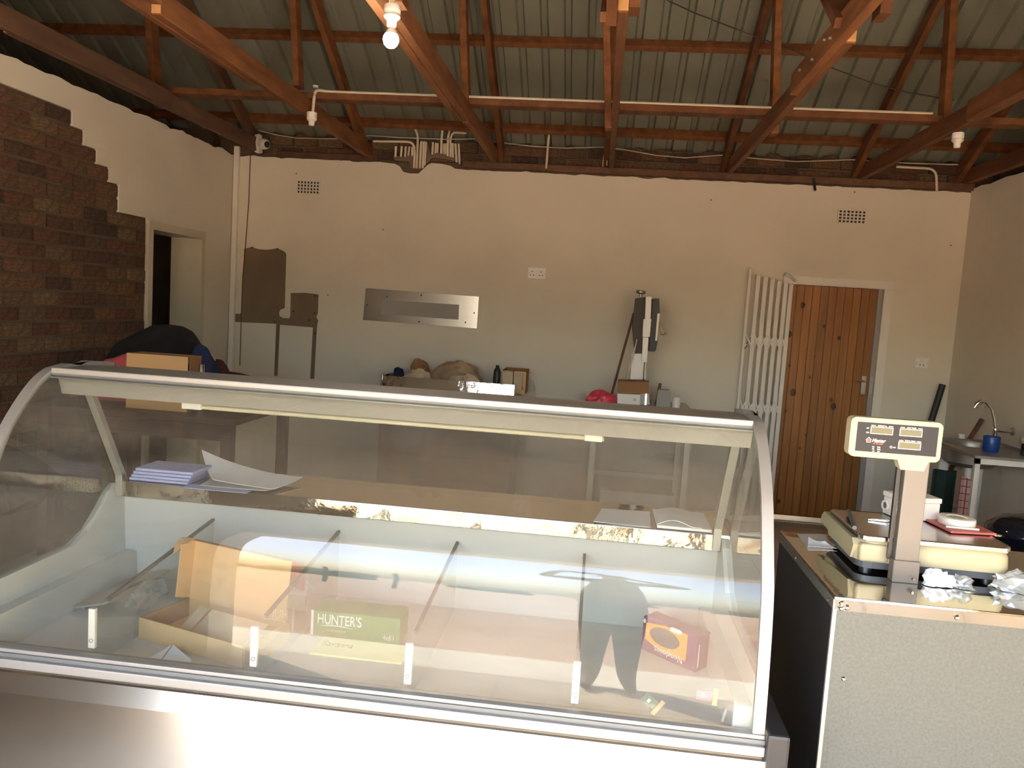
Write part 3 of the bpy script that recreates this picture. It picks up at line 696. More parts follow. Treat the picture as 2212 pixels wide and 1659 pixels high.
# white clip in the right corner of the deck
bm = new(); tube(bm, arc_pts([(.405, 2.10, DK+.02), (.415, 2.11, DK+.05), (.435, 2.13, DK+.055), (.440, 2.14, DK+.02)], 4, .01), .005, 8)
tag(obj('white_clip', bm, 'white_plastic'), 'small bent white plastic clip in the right front corner of the case', 'clip')

# ---- papers on the rear shelf
SZ = .958
def paper(name, label, cat, pts4, m, curl=(0, 0, 0, 0), t_=.002, z0=SZ, n=8, group=None):
    A, B, C_, D_ = [Vector((p[0], p[1], z0)) for p in pts4]; bm = new(); rows = []
    for j in range(n+1):
        v = j/n; r = []
        for i in range(n+1):
            u = i/n; p = (A*(1-u)+B*u)*(1-v)+(D_*(1-u)+C_*u)*v
            p.z += curl[0]*((1-u)*(1-v))**2+curl[1]*(u*(1-v))**2+curl[2]*(u*v)**2+curl[3]*((1-u)*v)**2
            r.append(p)
        rows.append(r)
    sheet(bm, rows); thick(bm, t_); return tag(obj(name, bm, m), label, cat, group)
for k in range(4):
    z = SZ+.001+.011*k
    bm = new(); box2(bm, (-1.665+.004*k, 2.705+.006*k, z), (-1.44+.003*k, 2.87, z+.010)); bevel(bm, .002, 1)
    tag(obj('blue_book', bm, 'blue_paper'), '%s of the stacked blue books at the left of the rear shelf' % ('bottom', 'second', 'third', 'topmost')[k], 'book', 'books stacked on the rear shelf')
paper('blue_sheet', 'pale blue sheet hanging at the shelf edge right of the stacked books', 'paper', ((-1.44, 2.67), (-1.20, 2.67), (-1.20, 2.73), (-1.44, 2.73)), 'blue_paper', z0=SZ+.001)
paper('loose_paper', 'curled grey-white sheet of paper on top at the left of the rear shelf', 'paper', ((-1.36, 2.74), (-1.12, 2.72), (-1.08, 2.90), (-1.52, 2.96)), 'white_paper', (.01, .0, .01, .07), z0=SZ+.010)
paper('loose_paper', 'flat grey sheet under the curled paper on the rear shelf', 'paper', ((-1.40, 2.72), (-1.14, 2.70), (-1.10, 2.86), (-1.42, 2.93)), 'grey_paper', (.0, .006, .01, .0), z0=SZ+.003)
paper('loose_paper', 'light blue sheet lying left of the open notebook on the rear shelf', 'paper', ((.03, 2.70), (.225, 2.71), (.235, 2.93), (.06, 2.91)), 'white_paper', (.004, .0, .0, .0), z0=SZ+.001)
t = thing('notebook', 'open white notebook with curling pages at the right of the rear shelf', 'notebook', (.34, 2.8, SZ))
boxo('page_block', (.245, 2.70, SZ+.001), (.43, 2.93, SZ+.012), 'white_paper', t, .003)
bm = new(); rows = []
for j in range(9):
    v = j/8; rows.append([Vector((.245+.02*v+.15*u, 2.705+.22*v, SZ+.014+.018*math.sin(math.pi*min(1, u*1.3))*(1-v*.5))) for u in [i/10 for i in range(11)]])
sheet(bm, rows); thick(bm, .002); obj('curled_page', bm, 'white_paper', t)

# ================================================================== COUNTER AND SCALE
CX0, CX1, CY0, CY1, CZ = .687, 2.35, 2.185, 2.86, .95
ct = thing('service_counter', 'steel-topped service counter with galvanised front right of the display case', 'counter', ((CX0+CX1)/2, 2.5, 0))
boxo('front_panel', (CX0+.008, CY0+.006, .02), (CX1, CY0+.03, .916), 'galvanised', ct)
boxo('side_panel', (CX0+.002, CY0+.012, .02), (CX0+.022, CY1-.01, .915), 'panel_black', ct)
boxo('corner_trim', (CX0+.0, CY0+.004, .02), (CX0+.010, CY0+.014, .915), 'aluminium', ct)
boxo('carcass', (CX0+.025, CY0+.032, .02), (CX1, CY1-.02, .92), 'panel_black', ct)
bm = new(); box2(bm, (CX0, CY0, .938), (CX1, CY1, CZ)); bevel(bm, .003, 2); obj('worktop', bm, 'steel_mirror', ct)
bm = new(); prism(bm, [(CX0, CY0-.002, .945), (CX0, CY0+.006, .911), (CX0, CY0+.010, .911), (CX0, CY0+.004, .945)], (CX1-CX0, 0, 0)); obj('front_lip', bm, 'steel_mirror', ct)
boxo('side_lip', (CX0-.002, CY0, .915), (CX0+.003, CY1, .943), 'steel_dull', ct, .001)
for (x, y, z, ax) in ((CX0+.02, CY0-.001, .934, 0), (CX0+.02, CY0-.001, .919, 0), (CX0+.035, CY0-.001, .923, 0), (1.005, CY0-.001, .925, 0), (.735, CY0+.006, .72, 0), (CX0-.002, 2.80, .925, 1), (CX0-.002, 2.60, .925, 1), (CX0-.002, 2.23, .925, 1), (1.30, CY0+.006, .70, 0)):
    bm = new(); lathe(bm, [(0, .005), (.004, .004), (.0065, .0015), (.0075, 0)], (x, y, z), 10, (0, -1, 0) if ax == 0 else (-1, 0, 0)); obj('rivet', bm, 'chrome', ct)

sc = thing('weighing_scale', 'cream price-computing weighing scale with a pole display on the counter', 'weighing scale', (1.03, 2.58, CZ))
# body : cream shell with a rounded bulge at the front left, raised arched left side
bm = new()
pl = rrect(.445, .33, .045, 6, 1.037, 2.60); lv = []
for z, s in ((.985, 1.0), (.998, 1.012), (1.030, 1.0), (1.044, .965), (1.050, .90)):
    lv.append([bm.verts.new((1.037+(x-1.037)*s, 2.60+(y-2.60)*s, z)) for x, y in pl])
for A, B in zip(lv, lv[1:]):
    for k in range(len(A)): bm.faces.new((A[k], A[(k+1) % len(A)], B[(k+1) % len(A)], B[k])).smooth = True
bm.faces.new(list(reversed(lv[0]))); bm.faces.new(lv[-1]); obj('body', bm, 'cream_plastic', sc)
bm = new(); box2(bm, (.822, 2.428, .984), (.908, 2.50, 1.040)); bevel(bm, .014, 4); obj('level_housing', bm, 'cream_plastic', sc, True)
bm = new(); prism(bm, [(.808, 2.77, 1.052), (.808, 2.80, 1.03), (.808, 2.80, 1.008), (.808, 2.72, 1.004), (.808, 2.60, .99), (.808, 2.47, .985), (.808, 2.45, 1.03), (.808, 2.47, 1.046)], (.02, 0, 0)); bevel(bm, .004, 2); obj('side_cheek', bm, 'cream_plastic', sc)
bm = new(); prism(bm, [(x, y, .962) for x, y in rrect(.425, .31, .04, 5, 1.037, 2.60)], (0, 0, .024)); obj('base', bm, 'grey_plastic', sc)
for x, y in ((.86, 2.48), (1.21, 2.48), (.86, 2.72), (1.21, 2.72)):
    bm = new(); lathe(bm, [(0, CZ), (.018, CZ), (.018, CZ+.010), (.012, CZ+.013), (0, CZ+.013)], (x, y, 0), 14); obj('foot', bm, 'black_plastic', sc)
# platter with a turned-down rim
bm = new(); lv = []
for z, s in ((1.056, 1.0), (1.066, 1.0), (1.069, .985), (1.068, .95)):
    lv.append([bm.verts.new((1.03+(x-1.03)*s, 2.58+(y-2.58)*s, z)) for x, y in rrect(.435, .33, .03, 5, 1.03, 2.58)])
for A, B in zip(lv, lv[1:]):
    for k in range(len(A)): bm.faces.new((A[k], A[(k+1) % len(A)], B[(k+1) % len(A)], B[k]))
bm.faces.new(list(reversed(lv[0]))); bm.faces.new(lv[-1]); obj('platter', bm, 'steel', sc)
bm = new(); tube(bm, [(.835, 2.43, 1.0525), (1.235, 2.43, 1.0525)], .004, 8); obj('platter_bead', bm, 'cream_plastic', sc)
# pole, sleeve, screw
PY = 2.388; pb = atY(1950, 1250, PY); ptop = atY(1970, 1010, PY)
bm = new(); beam(bm, (pb.x, PY, CZ+.004), (pb.x+.003, PY+.006, 1.312), .066, .030, (0, 1, 0)); bevel(bm, .003, 2); po = obj('pole', bm, 'pole_metal', sc)
bm = new(); box2(bm, (pb.x-.037, PY-.019, CZ), (pb.x+.037, PY+.019, CZ+.066)); bevel(bm, .002, 1); sl = obj('pole_sleeve', bm, 'pole_metal', sc)
bm = new(); lathe(bm, [(0, .022), (.004, .022), (.005, .018), (.0035, .016), (.0035, 0)], (pb.x+.010, PY-.019, CZ+.022), 10, (.25, -1, -.1)); obj('thumb_screw', bm, 'chrome', sl)
boxo('cable', (pb.x-.047, PY+.006, CZ+.06), (pb.x-.036, PY+.018, 1.29), 'black_plastic', sc)
# display head
hx0, hx1, hz0, hz1, hy = .741, .994, 1.309, 1.424, 2.372
bm = new(); prism(bm, [(x, hy, z) for x, z in rrect(hx1-hx0, hz1-hz0, .016, 6, (hx0+hx1)/2, (hz0+hz1)/2)], (0, .042, 0)); bevel(bm, .003, 2); hd = obj('display_head', bm, 'cream_plastic', sc)
bm = new(); prism(bm, [(.878, hy+.001, hz0+.004), (.966, hy+.001, hz0+.004), (.955, hy+.001, hz0-.028), (.890, hy+.001, hz0-.028)], (0, .036, 0)); bevel(bm, .002, 1); nk = obj('neck', bm, 'cream_plastic', sc)
for x in (.902, .938):
    bm = new(); lathe(bm, [(.005, 0), (.005, .001), (.003, .001), (.003, 0)], (x, hy+.0015, hz0-.010), 12, (0, -1, 0)); obj('screw_recess', bm, 'yellow_card', nk)
bm = new(); box2(bm, (.759, hy-.001, 1.3255), (.982, hy+.002, 1.4105)); obj('face_panel', bm, 'panel_black', hd)
FY = hy-.0015
def hp(x, y): p = atY(1820+x/9.217, 880+y/9.217, FY); return p
for (xa, ya, xb, yb) in ((548, 370, 1015, 560), (1128, 412, 1595, 602), (1100, 672, 1565, 860)):
    p = hp((xa+xb)/2, (ya+yb)/2); w_ = .062; h_ = .0215
    fr = boxo('screen_frame', (p.x-w_/2, FY-.001, p.z-h_/2), (p.x+w_/2, FY+.001, p.z+h_/2), 'print_white', hd)
    boxo('screen', (p.x-w_/2+.002, FY-.0016, p.z-h_/2+.002), (p.x+w_/2-.002, FY-.0002, p.z+h_/2-.002), 'lcd', hd)
    cap_ = {548: 'WEIGHT kg', 1128: 'UNIT PRICE', 1100: 'TOTAL PRICE'}[xa]
    lettering('lettering', cap_, .0050, 'print_white', hd, (p.x, FY-.001, p.z+h_/2+.0016), (1, 0, 0), (0, 0, 1), align='CENTER', bold=.00015)
    for s in (-1, 1): boxo('caption_bar', (p.x+s*.024-.006, FY-.001, p.z+h_/2+.0020), (p.x+s*.024+.006, FY, p.z+h_/2+.0042), 'print_white', hd)
p = hp(520, 410); lettering('lettering', 'NET', .0048, 'print_white', hd, (p.x-.006, FY-.001, p.z-.002), (1, 0, 0), (0, 0, 1), bold=.0002, sx=.8)
p = hp(510, 495); lettering('lettering', 'ZERO', .0048, 'print_white', hd, (p.x-.006, FY-.001, p.z-.002), (1, 0, 0), (0, 0, 1), bold=.0002, sx=.7)
p = hp(575, 690); lettering('brand_lettering', 'Master', .0155, 'print_white', hd, (p.x, FY-.001, p.z+.0005), (1, 0, 0), (0, 0, 1), shear=.35, bold=.0003, sx=.85)
p = hp(600, 728); lettering('lettering', 'for the best', .0062, 'print_red', hd, (p.x, FY-.001, p.z), (1, 0, 0), (0, 0, 1), shear=.35, bold=.0002, sx=.9)
for k, (s1, s2) in enumerate((('Max', '30 kg'), ('Min', '200 g'), ('e=d', '10 g'))):
    p = hp(585, 785+k*42); lettering('lettering', s1, .0050, 'print_white', hd, (p.x, FY-.001, p.z-.001), (1, 0, 0), (0, 0, 1), bold=.0002, sx=.8)
    lettering('lettering', s2, .0050, 'print_white', hd, (p.x+.014, FY-.001, p.z-.001), (1, 0, 0), (0, 0, 1), bold=.0002, sx=.8)
p = hp(965, 790); bm = new(); lathe(bm, [(.0038, 0), (.0038, .0008), (.0022, .0008), (.0022, 0)], (p.x, FY, p.z), 14, (0, -1, 0)); obj('symbol', bm, 'print_white', hd)
lettering('lettering', 'AC', .0052, 'print_white', hd, (p.x+.0055, FY-.001, p.z-.002), (1, 0, 0), (0, 0, 1), bold=.0002)
# small house mark beside the brand name
p = hp(520, 650); bm = new()
for a, b in (((-.008, .0), (0, .0085)), ((0, .0085), (.008, .001)), ((-.0055, .002), (-.0055, -.0065)), ((.0055, .002), (.0055, -.0065)), ((-.0055, -.0065), (.0055, -.0065))):
    beam(bm, (p.x+a[0], FY-.0004, p.z+a[1]), (p.x+b[0], FY-.0004, p.z+b[1]), .0010, .0016, (0, 1, 0))
obj('house_mark', bm, 'print_white', hd)
bm = new(); prism(bm, [(p.x-.004, FY-.0006, p.z-.005), (p.x+.004, FY-.0006, p.z-.005), (p.x+.004, FY-.0006, p.z+.002), (p.x, FY-.0006, p.z+.006), (p.x-.004, FY-.0006, p.z+.002)], (0, .0006, 0)); obj('house_fill', bm, 'print_red', hd)

# things on the platter and the counter
PZ = 1.0696
t = thing('junction_box', 'white plastic electrical box with a round side hole standing on the scale platter', 'electrical box', (1.07, 2.69, PZ))
rz = Matrix.Rotation(math.radians(14), 4, 'Z'); base = Matrix.Translation((1.065, 2.715, PZ)) @ rz
def loc(bm): bm.transform(base); return bm
bm = new(); box2(bm, (-.068, -.05, 0), (.068, .05, .058)); bevel(bm, .005, 2); obj('body', loc(bm), 'white_plastic', t)
bm = new(); box2(bm, (-.071, -.053, .058), (.071, .053, .076)); bevel(bm, .005, 2); obj('lid', loc(bm), 'white_plastic', t)
for y in (-.02, .03):
    bm = new(); lathe(bm, [(0, 0), (.017, 0), (.019, .004), (.017, .008), (.012, .008), (.011, .002), (0, .002)], (-.068, y, .03), 18, (-1, 0, 0)); obj('cable_gland', loc(bm), 'white_plastic', t)
    bm = new(); lathe(bm, [(0, .003), (.0105, .003), (.0105, .0)], (-.070, y, .03), 18, (-1, 0, 0)); obj('gland_hole', loc(bm), 'grey_plastic', t)
bm = new(); box2(bm, (.068, -.02, .045), (.085, .0, .055)); bevel(bm, .002, 1); obj('lug', loc(bm), 'white_plastic', t)
bm = new(); tube(bm, [atZ(1833, 1103, PZ+.012), atZ(1846, 1140, PZ+.010)], .0065, 10); tag(obj('grey_marker', bm, 'grey_plastic'), 'grey marker pen lying at the left edge of the scale platter', 'pen')
bm = new(); p = atZ(1900, 1125, PZ); 
for k in range(4):
    beam(bm, p+Vector((-.035+.012*k, .0+.01*(k % 2), .002)), p+Vector((.005+.010*k, -.012+.008*(k % 2), .004)), .006, .003)
tube(bm, [p+Vector((.03+.012*math.cos(a), .0+.012*math.sin(a), .004)) for a in [2*math.pi*k/16 for k in range(17)]], .0015, 6)
tag(obj('key_bunch', bm, 'chrome'), 'small bunch of metal keys on the scale platter beside the white box', 'keys')
bp = atZ(2077, 1143, PZ)
bm = new(); box(bm, (1.178, 2.625, PZ+.004), (.145, .165, .007), Matrix.Rotation(math.radians(8), 3, 'Z')); bevel(bm, .001, 1)
tag(obj('red_booklet', bm, 'red_book'), 'red booklet lying on the right of the scale platter under the tape roll', 'booklet')
t = thing('tape_roll', 'roll of white tape lying on the red booklet on the scale', 'tape roll', (1.175, 2.63, PZ+.008))
bm = new(); lathe(bm, [(0, .002), (.030, .002), (.030, 0), (.052, 0), (.054, .002), (.054, .022), (.052, .024), (.031, .024), (.030, .021), (0, .021)], (1.175, 2.632, PZ+.008), 32); obj('roll', bm, 'tape_white', t)
bm = new(); lathe(bm, [(.014, 0), (.022, 0), (.022, .0008), (.014, .0008)], (1.175, 2.632, PZ+.030), 20); obj('print', bm, 'print_gold', t)
bm = new(); tube(bm, [(1.118, 2.572, PZ+.011), (1.215, 2.568, PZ+.011)], .0035, 8); tag(obj('white_stick', bm, 'white_plastic'), 'thin white stick lying on the red booklet in front of the tape roll', 'stick')
paper('folded_paper', 'folded white paper slip at the back left corner of the counter', 'paper', ((.728, 2.63), (.815, 2.655), (.845, 2.855), (.740, 2.825)), 'grey_paper', z0=CZ+.001, t_=.0015)
paper('folded_paper', 'folded-over white top leaf on the paper slip at the counter corner', 'paper', ((.735, 2.66), (.830, 2.665), (.80, 2.70), (.75, 2.72)), 'white_paper', (.0, .0, .012, .016), z0=CZ+.004, t_=.0015)
def crumple(name, label, c, size, m, seed, amp=.55, parent=None):
    bm = new(); lump(bm, c, size, amp, 4.5, 3, seed)
    o = obj(name, bm, m, parent); return tag(o, label, 'plastic bag') if label else o
t = thing('crumpled_bag', 'crumpled white plastic bag in front of the scale base on the counter', 'plastic bag', (1.04, 2.37, CZ))
crumple('bag_body', None, (1.030, 2.375, CZ+.012), (.042, .022, .034), 'white_paper', 3, parent=t)
crumple('bag_tail', None, (1.092, 2.372, CZ+.010), (.032, .018, .028), 'clear_bag', 8, parent=t)
crumple('bag_knot', None, (1.022, 2.376, CZ+.032), (.018, .012, .016), 'white_paper', 5, parent=t)
crumple('clear_wrap', 'crumpled clear plastic wrap on the counter right of the scale', (1.25, 2.40, CZ+.012), (.065, .035, .038), 'clear_bag', 12)

# ================================================================== DOOR, GATE, WALL FITTINGS
d1 = struct(bpy.data.objects.new('door_1', None)); C.objects.link(d1); d1.location = ((DX0+DX1)/2, BACK, 0)
boxo('jamb', (DX0-.012, BACK-.012, 0), (DX0+.045, BACK+.14, DZ-.046), 'white_paint', d1)
boxo('jamb', (DX1-.045, BACK-.012, 0), (DX1+.022, BACK+.14, DZ-.046), 'white_paint', d1)
boxo('door_head', (DX0-.013, BACK-.013, DZ-.045), (DX1+.022, BACK+.14, DZ+.022), 'white_paint', d1)
boxo('stop_strip', (DX1-.075, BACK+.03, 0), (DX1-.044, BACK+.14, DZ-.045), 'canopy_grey', d1)
boxo('threshold', (DX0-.01, BACK-.03, 0), (DX1+.02, BACK+.14, .012), 'concrete', d1)
bm = new(); prism(bm, [(DX0+.047, BACK-.005, .013), (DX0+.047, BACK+.004, .052), (DX0+.047, BACK+.034, .060), (DX0+.047, BACK+.034, .013)], (DX1-DX0-.125, 0, 0)); obj('glow_mirror_bar', bm, 'steel_brushed', d1)  # added bar, tilted to mirror daylight as the bright strip under the door
lx0, lx1, lz = DX0+.047, DX1-.078, DZ-.047
nb = 11; bwid = (lx1-lx0)/nb
for k in range(nb):
    bm = new(); box2(bm, (lx0+k*bwid, BACK+.035, .022), (lx0+(k+1)*bwid-.0015, BACK+.07, lz)); bevel(bm, .003, 1); obj('plank', bm, 'pine_door', d1)
boxo('ledge', (lx0, BACK+.07, .2), (lx1, BACK+.09, .35), 'pine_door', d1)
for px, py, r in ((1734, 659, .020), (1780, 705, .012), (1812, 730, .014), (1705, 722, .022), (1713, 848, .024), (1706, 790, .01), (1800, 878, .022), (1795, 864, .014), (1750, 815, .010), (1760, 770, .006), (1698, 888, .008), (1728, 968, .008), (1682, 1083, .014), (1740, 940, .007)):
    p = atY(px, py, BACK+.034); bm = new(); lathe(bm, [(0, .0015), (r*.9, .0015), (r, 0)], (p.x, BACK+.0352, p.z), 14, (0, -1, 0))
    for v in bm.verts: v.co.z = p.z+(v.co.z-p.z)*1.35
    obj('knot', bm, 'knot', d1)
p = atY(1865, 831, BACK+.03)
hp_ = boxo('handle_plate', (p.x-.020, BACK+.024, p.z-.085), (p.x+.020, BACK+.035, p.z+.075), 'chrome', d1, .003)
bm = new(); tube(bm, arc_pts([(p.x, BACK+.024, p.z+.030), (p.x, BACK-.02, p.z+.030), (p.x-.09, BACK-.022, p.z+.034)], 4, .02), .008, 10); obj('lever', bm, 'chrome', hp_)
boxo('strike_plate', (DX1-.075, BACK+.022, p.z-.075), (DX1-.046, BACK+.031, p.z+.075), 'aluminium', d1, .002)

# folded trellis security gate beside the door
gt = thing('trellis_gate', 'white folded trellis security gate left of the pine door', 'security gate', (1.40, 6.87, 0))
GY = 6.872
gx = [1.215, 1.285, 1.345, 1.402, 1.458, 1.512, 1.555]
for k, x in enumerate(gx):
    w_ = .034 if k else .024
    boxo('upright', (x-w_/2, GY-.012, .04), (x+w_/2, GY+.012, 2.09-.012*k if k else 2.13), 'white_paint', gt, .003)
for zc in (.41, .97, 1.53):
    for k in range(len(gx)-1):
        a, b = gx[k], gx[k+1]; yy = GY-.017
        bm = new(); beam(bm, (a, yy, zc-.065), (b, yy, zc+.065), .014, .004, (0, 1, 0)); obj('lattice_bar', bm, 'white_paint', gt)
        bm = new(); beam(bm, (a, yy-.005, zc+.065), (b, yy-.005, zc-.065), .014, .004, (0, 1, 0)); obj('lattice_bar', bm, 'white_paint', gt)
bm = new(); tube(bm, arc_pts([(1.50, GY, 2.10), (1.545, GY-.01, 2.075), (1.60, BACK-.016, 2.05)], 3, .02), .010, 8); obj('top_hook', bm, 'white_paint', gt)
bm = new(); beam(bm, (1.235, GY-.02, 1.50), (1.265, GY-.02, 1.56), .006, .004, (0, 1, 0)); beam(bm, (1.222, GY-.02, 1.46), (1.240, GY-.02, 1.49), .006, .004, (0, 1, 0)); obj('latch_slot', bm, 'wire_black', gt)
boxo('floor_channel', (1.19, GY-.02, 0), (1.58, GY+.02, .04), 'white_paint', gt)

# framed steel plate on the wall
t = thing('steel_wall_plate', 'landscape stainless steel plate with an inset grey panel screwed to the back wall', 'wall plate', (-1.58, BACK, 1.62))
a, b, c, d = [atY(x, y, BACK) for x, y in ((791, 622.6), (1035, 641), (1030.4, 709.5), (785, 691))]
bm = new(); prism(bm, [v+Vector((0, -.014, 0)) for v in (a, b, c, d)], (0, .013, 0)); bevel(bm, .002, 1); obj('plate', bm, 'steel', t)
bm = new(); prism(bm, [atY(740+x/2.989, 560+y/2.989, BACK-.018) for x, y in ((258, 262), (752, 294), (748, 390), (245, 354))], (0, .005, 0)); bevel(bm, .0015, 1); obj('inset_panel', bm, 'canopy_grey', t)
for x, y in ((508, 233), (160, 295), (850, 347), (495, 403), (793, 408), (288, 242)):
    p = atY(740+x/2.989, 560+y/2.989, BACK-.014); bm = new(); lathe(bm, [(0, .003), (.005, .003), (.007, 0)], p, 8, (0, -1, 0)); obj('screw', bm, 'wire_black', t)

def socket(label, pxa, pxb, cat='socket'):
    A, B = atY(*pxa, BACK), atY(*pxb, BACK); t = thing('wall_socket', label, cat, ((A.x+B.x)/2, BACK, B.z))
    boxo('faceplate', (A.x, BACK-.012, B.z), (B.x, BACK-.001, A.z), 'white_plastic', t, .004)
    w_, h_ = B.x-A.x, A.z-B.z; n = 2 if w_ > .12 else 1
    for k in range(n):
        cx = A.x + w_*((k+.5)/n) if n > 1 else (A.x+B.x)/2
        bm = new()
        for dx, dz in ((0, .018), (-.014, -.012), (.014, -.012)): lathe(bm, [(0, .001), (.005, .001), (.005, 0)], (cx+dx, BACK-.012, A.z-h_*.55+dz), 8, (0, -1, 0))
        obj('pin_hole', bm, 'wire_black', t)
    boxo('rocker', (A.x+w_*.38, BACK-.016, A.z-h_*.36), (A.x+w_*.62, BACK-.011, A.z-h_*.16), 'white_plastic', t, .002)
    for s in (.08, .92):
        bm = new(); lathe(bm, [(0, .002), (.004, .002), (.004, 0)], (A.x+w_*s, BACK-.012, A.z-h_*.5), 8, (0, -1, 0)); obj('screw', bm, 'steel_dull', t)
socket('white double wall socket in the middle of the back wall', (1141, 577), (1178, 604))
socket('small white socket right of the pine door', (1978, 772), (2003, 796))

def vent(label, pa, pb):
    A, B = atY(*pa, BACK), atY(*pb, BACK); t = thing('air_vent', label, 'air vent', ((A.x+B.x)/2, BACK, B.z), 'air vents in the back wall')
    boxo('shade_back', (A.x, BACK-.004, B.z), (B.x, BACK-.0015, A.z), 'wire_black', t)  # black sheet, shade inside the vent holes put into its colour
    nx, nz = 7, 4; w_, h_ = (B.x-A.x), (A.z-B.z); bm = new(); gx_, gz_ = .012, .010
    for k in range(nx+1): x = A.x + w_*k/nx; box2(bm, (x-gx_/2, BACK-.010, B.z-gz_/2), (x+gx_/2, BACK-.003, A.z+gz_/2))
    for k in range(nz+1): z = B.z + h_*k/nz; box2(bm, (A.x-gx_/2, BACK-.0095, z-gz_/2), (B.x+gx_/2, BACK-.003, z+gz_/2))
    obj('grille', bm, 'plaster', t)
vent('square-holed air vent high on the left of the back wall', (643, 390), (690, 420))
vent('square-holed air vent high on the back wall above the pine door', (1812, 453), (1868, 484))

# trunking and cables in the left corner
bm = new(); box2(bm, (LX+.008, BACK-.035, .3), (LX+.055, BACK-.004, 2.95)); bevel(bm, .003, 1); tag(obj('cable_trunking', bm, 'white_paint'), 'white vertical cable trunking in the left corner of the back wall', 'trunking')
def wire(name, label, pts, r, m, cat='cable', Y=None, group=None):
    bm = new(); tube(bm, pts, r, 6); return tag(obj(name, bm, m), label, cat, group)
wire('brown_cable', 'thin brown cable running down the back wall beside the corner trunking', [atY(x, y, BACK-.006) for x, y in ((541, 332), (537, 440), (531, 520), (524, 600), (521, 690), (518, 790))], .004, 'rust_wood')
wire('sagging_cable', 'long cream cable sagging along the top of the back wall', [atY(x, y, BACK-.03) for x, y in ((560, 282), (600, 292), (640, 298), (720, 300), (800, 293), (860, 297), (960, 301), (1040, 300), (1080, 308), (1150, 316), (1220, 320), (1298, 318), (1340, 322), (1420, 336), (1480, 341), (1560, 335), (1640, 343), (1720, 349), (1840, 345), (1950, 352), (2070, 356))], .0045, 'wire_cream')
wire('sagging_cable', 'thin black wire strung across under the roof sheets at the upper right', [Vector((a.x, a.y, a.z)) for a in [atY(x, y, 5.62) for x, y in ((1440, 0), (1500, 28), (1570, 55), (1640, 82), (1720, 112), (1800, 148), (1880, 178), (1960, 200), (2060, 216))]], .004, 'wire_black')
# conduit stubs
def cz(x, y, Y=BACK-.016): return atY(780+x/8.508, 270+y/8.508, Y)
left = [((640, 395), (632, 585)), ((748, 392), (732, 585)), ((822, 398), (806, 588)), ((886, 398), (866, 570)), ((942, 402), (935, 575)), ((1106, 300), (1078, 800)), ((1152, 305), (1132, 795)), ((1195, 312), (1165, 740))]
right = [((1322, 318), (1308, 545)), ((1378, 330), (1362, 520)), ((1412, 335), (1400, 515)), ((1520, 345), (1515, 530)), ((1556, 340), (1552, 545)), ((1650, 330), (1640, 590)), ((1685, 335), (1690, 600)), ((1735, 345), (1755, 690)), ((1795, 345), (1808, 722))]
for lst, lab in ((left, 'short white conduit stub in the left bundle at the top of the back wall'), (right, 'short white conduit stub in the right bundle at the top of the back wall')):
    for k, (a, b) in enumerate(lst):
        nth = ('leftmost', 'second', 'third', 'fourth', 'fifth', 'sixth', 'seventh', 'eighth', 'rightmost')[k if k < len(lst)-1 else 8]
        bm = new(); tube(bm, [cz(*a), cz(*b)], .0105, 10); tag(obj('conduit_stub', bm, 'conduit'), nth + lab[5:] if k in (0, len(lst)-1) else '%s conduit stub from the left, in the %s bundle at the wall top' % (nth, 'left' if lst is left else 'right'), 'conduit', lab.replace('short ', '').replace('stub', 'stubs'))
def conduit(label, pts, r=.0105, n=6, rad=.07):
    bm = new(); tube(bm, arc_pts(pts, n, rad), r, 10); return tag(obj('bent_conduit', bm, 'conduit'), label, 'conduit')
conduit('white conduit bending from level to downward at the left conduit bundle', [cz(225, 298), cz(985, 312), cz(975, 795)])
conduit('white conduit curving up to the roof from the left bundle', [cz(985, 50, BACK-.1), cz(1045, 190, BACK-.03), cz(1020, 800)])
conduit('straight white conduit rising left in the right bundle', [cz(1495, 85, BACK-.08), cz(1475, 310), cz(1470, 525)])
conduit('white conduit with a slight bend rising in the right bundle', [cz(1640, 85, BACK-.1), cz(1600, 190), cz(1590, 575)])
conduit('white conduit bending right out of the right bundle', [cz(1945, 150, BACK-.02), cz(1665, 130), cz(1640, 330)])
conduit('single white conduit dropping to the wall plate right of the bundles', [atY(1186, 291, BACK-.05), atY(1184, 310, BACK-.045), atY(1180, 364, BACK-.045)])
conduit('white conduit bending down at the right end of the back wall', [atY(1936, 360, BACK-.045), atY(2022, 365, BACK-.045), atY(2024, 412, BACK-.045)])
wire('cable_loop', 'short looped cream cable behind the middle truss at the wall top', arc_pts([atY(1302, 360, BACK-.05), atY(1304, 335, BACK-.05), atY(1312, 325, BACK-.05), atY(1311, 358, BACK-.05)], 4, .05), .005, 'wire_cream')
wire('black_stub', 'short black cable stub sticking out below the wall plate above the right vent', [atY(1757, 385, BACK-.05), atY(1759, 398, BACK-.06), atY(1761, 412, BACK-.06)], .011, 'rubber_pipe')
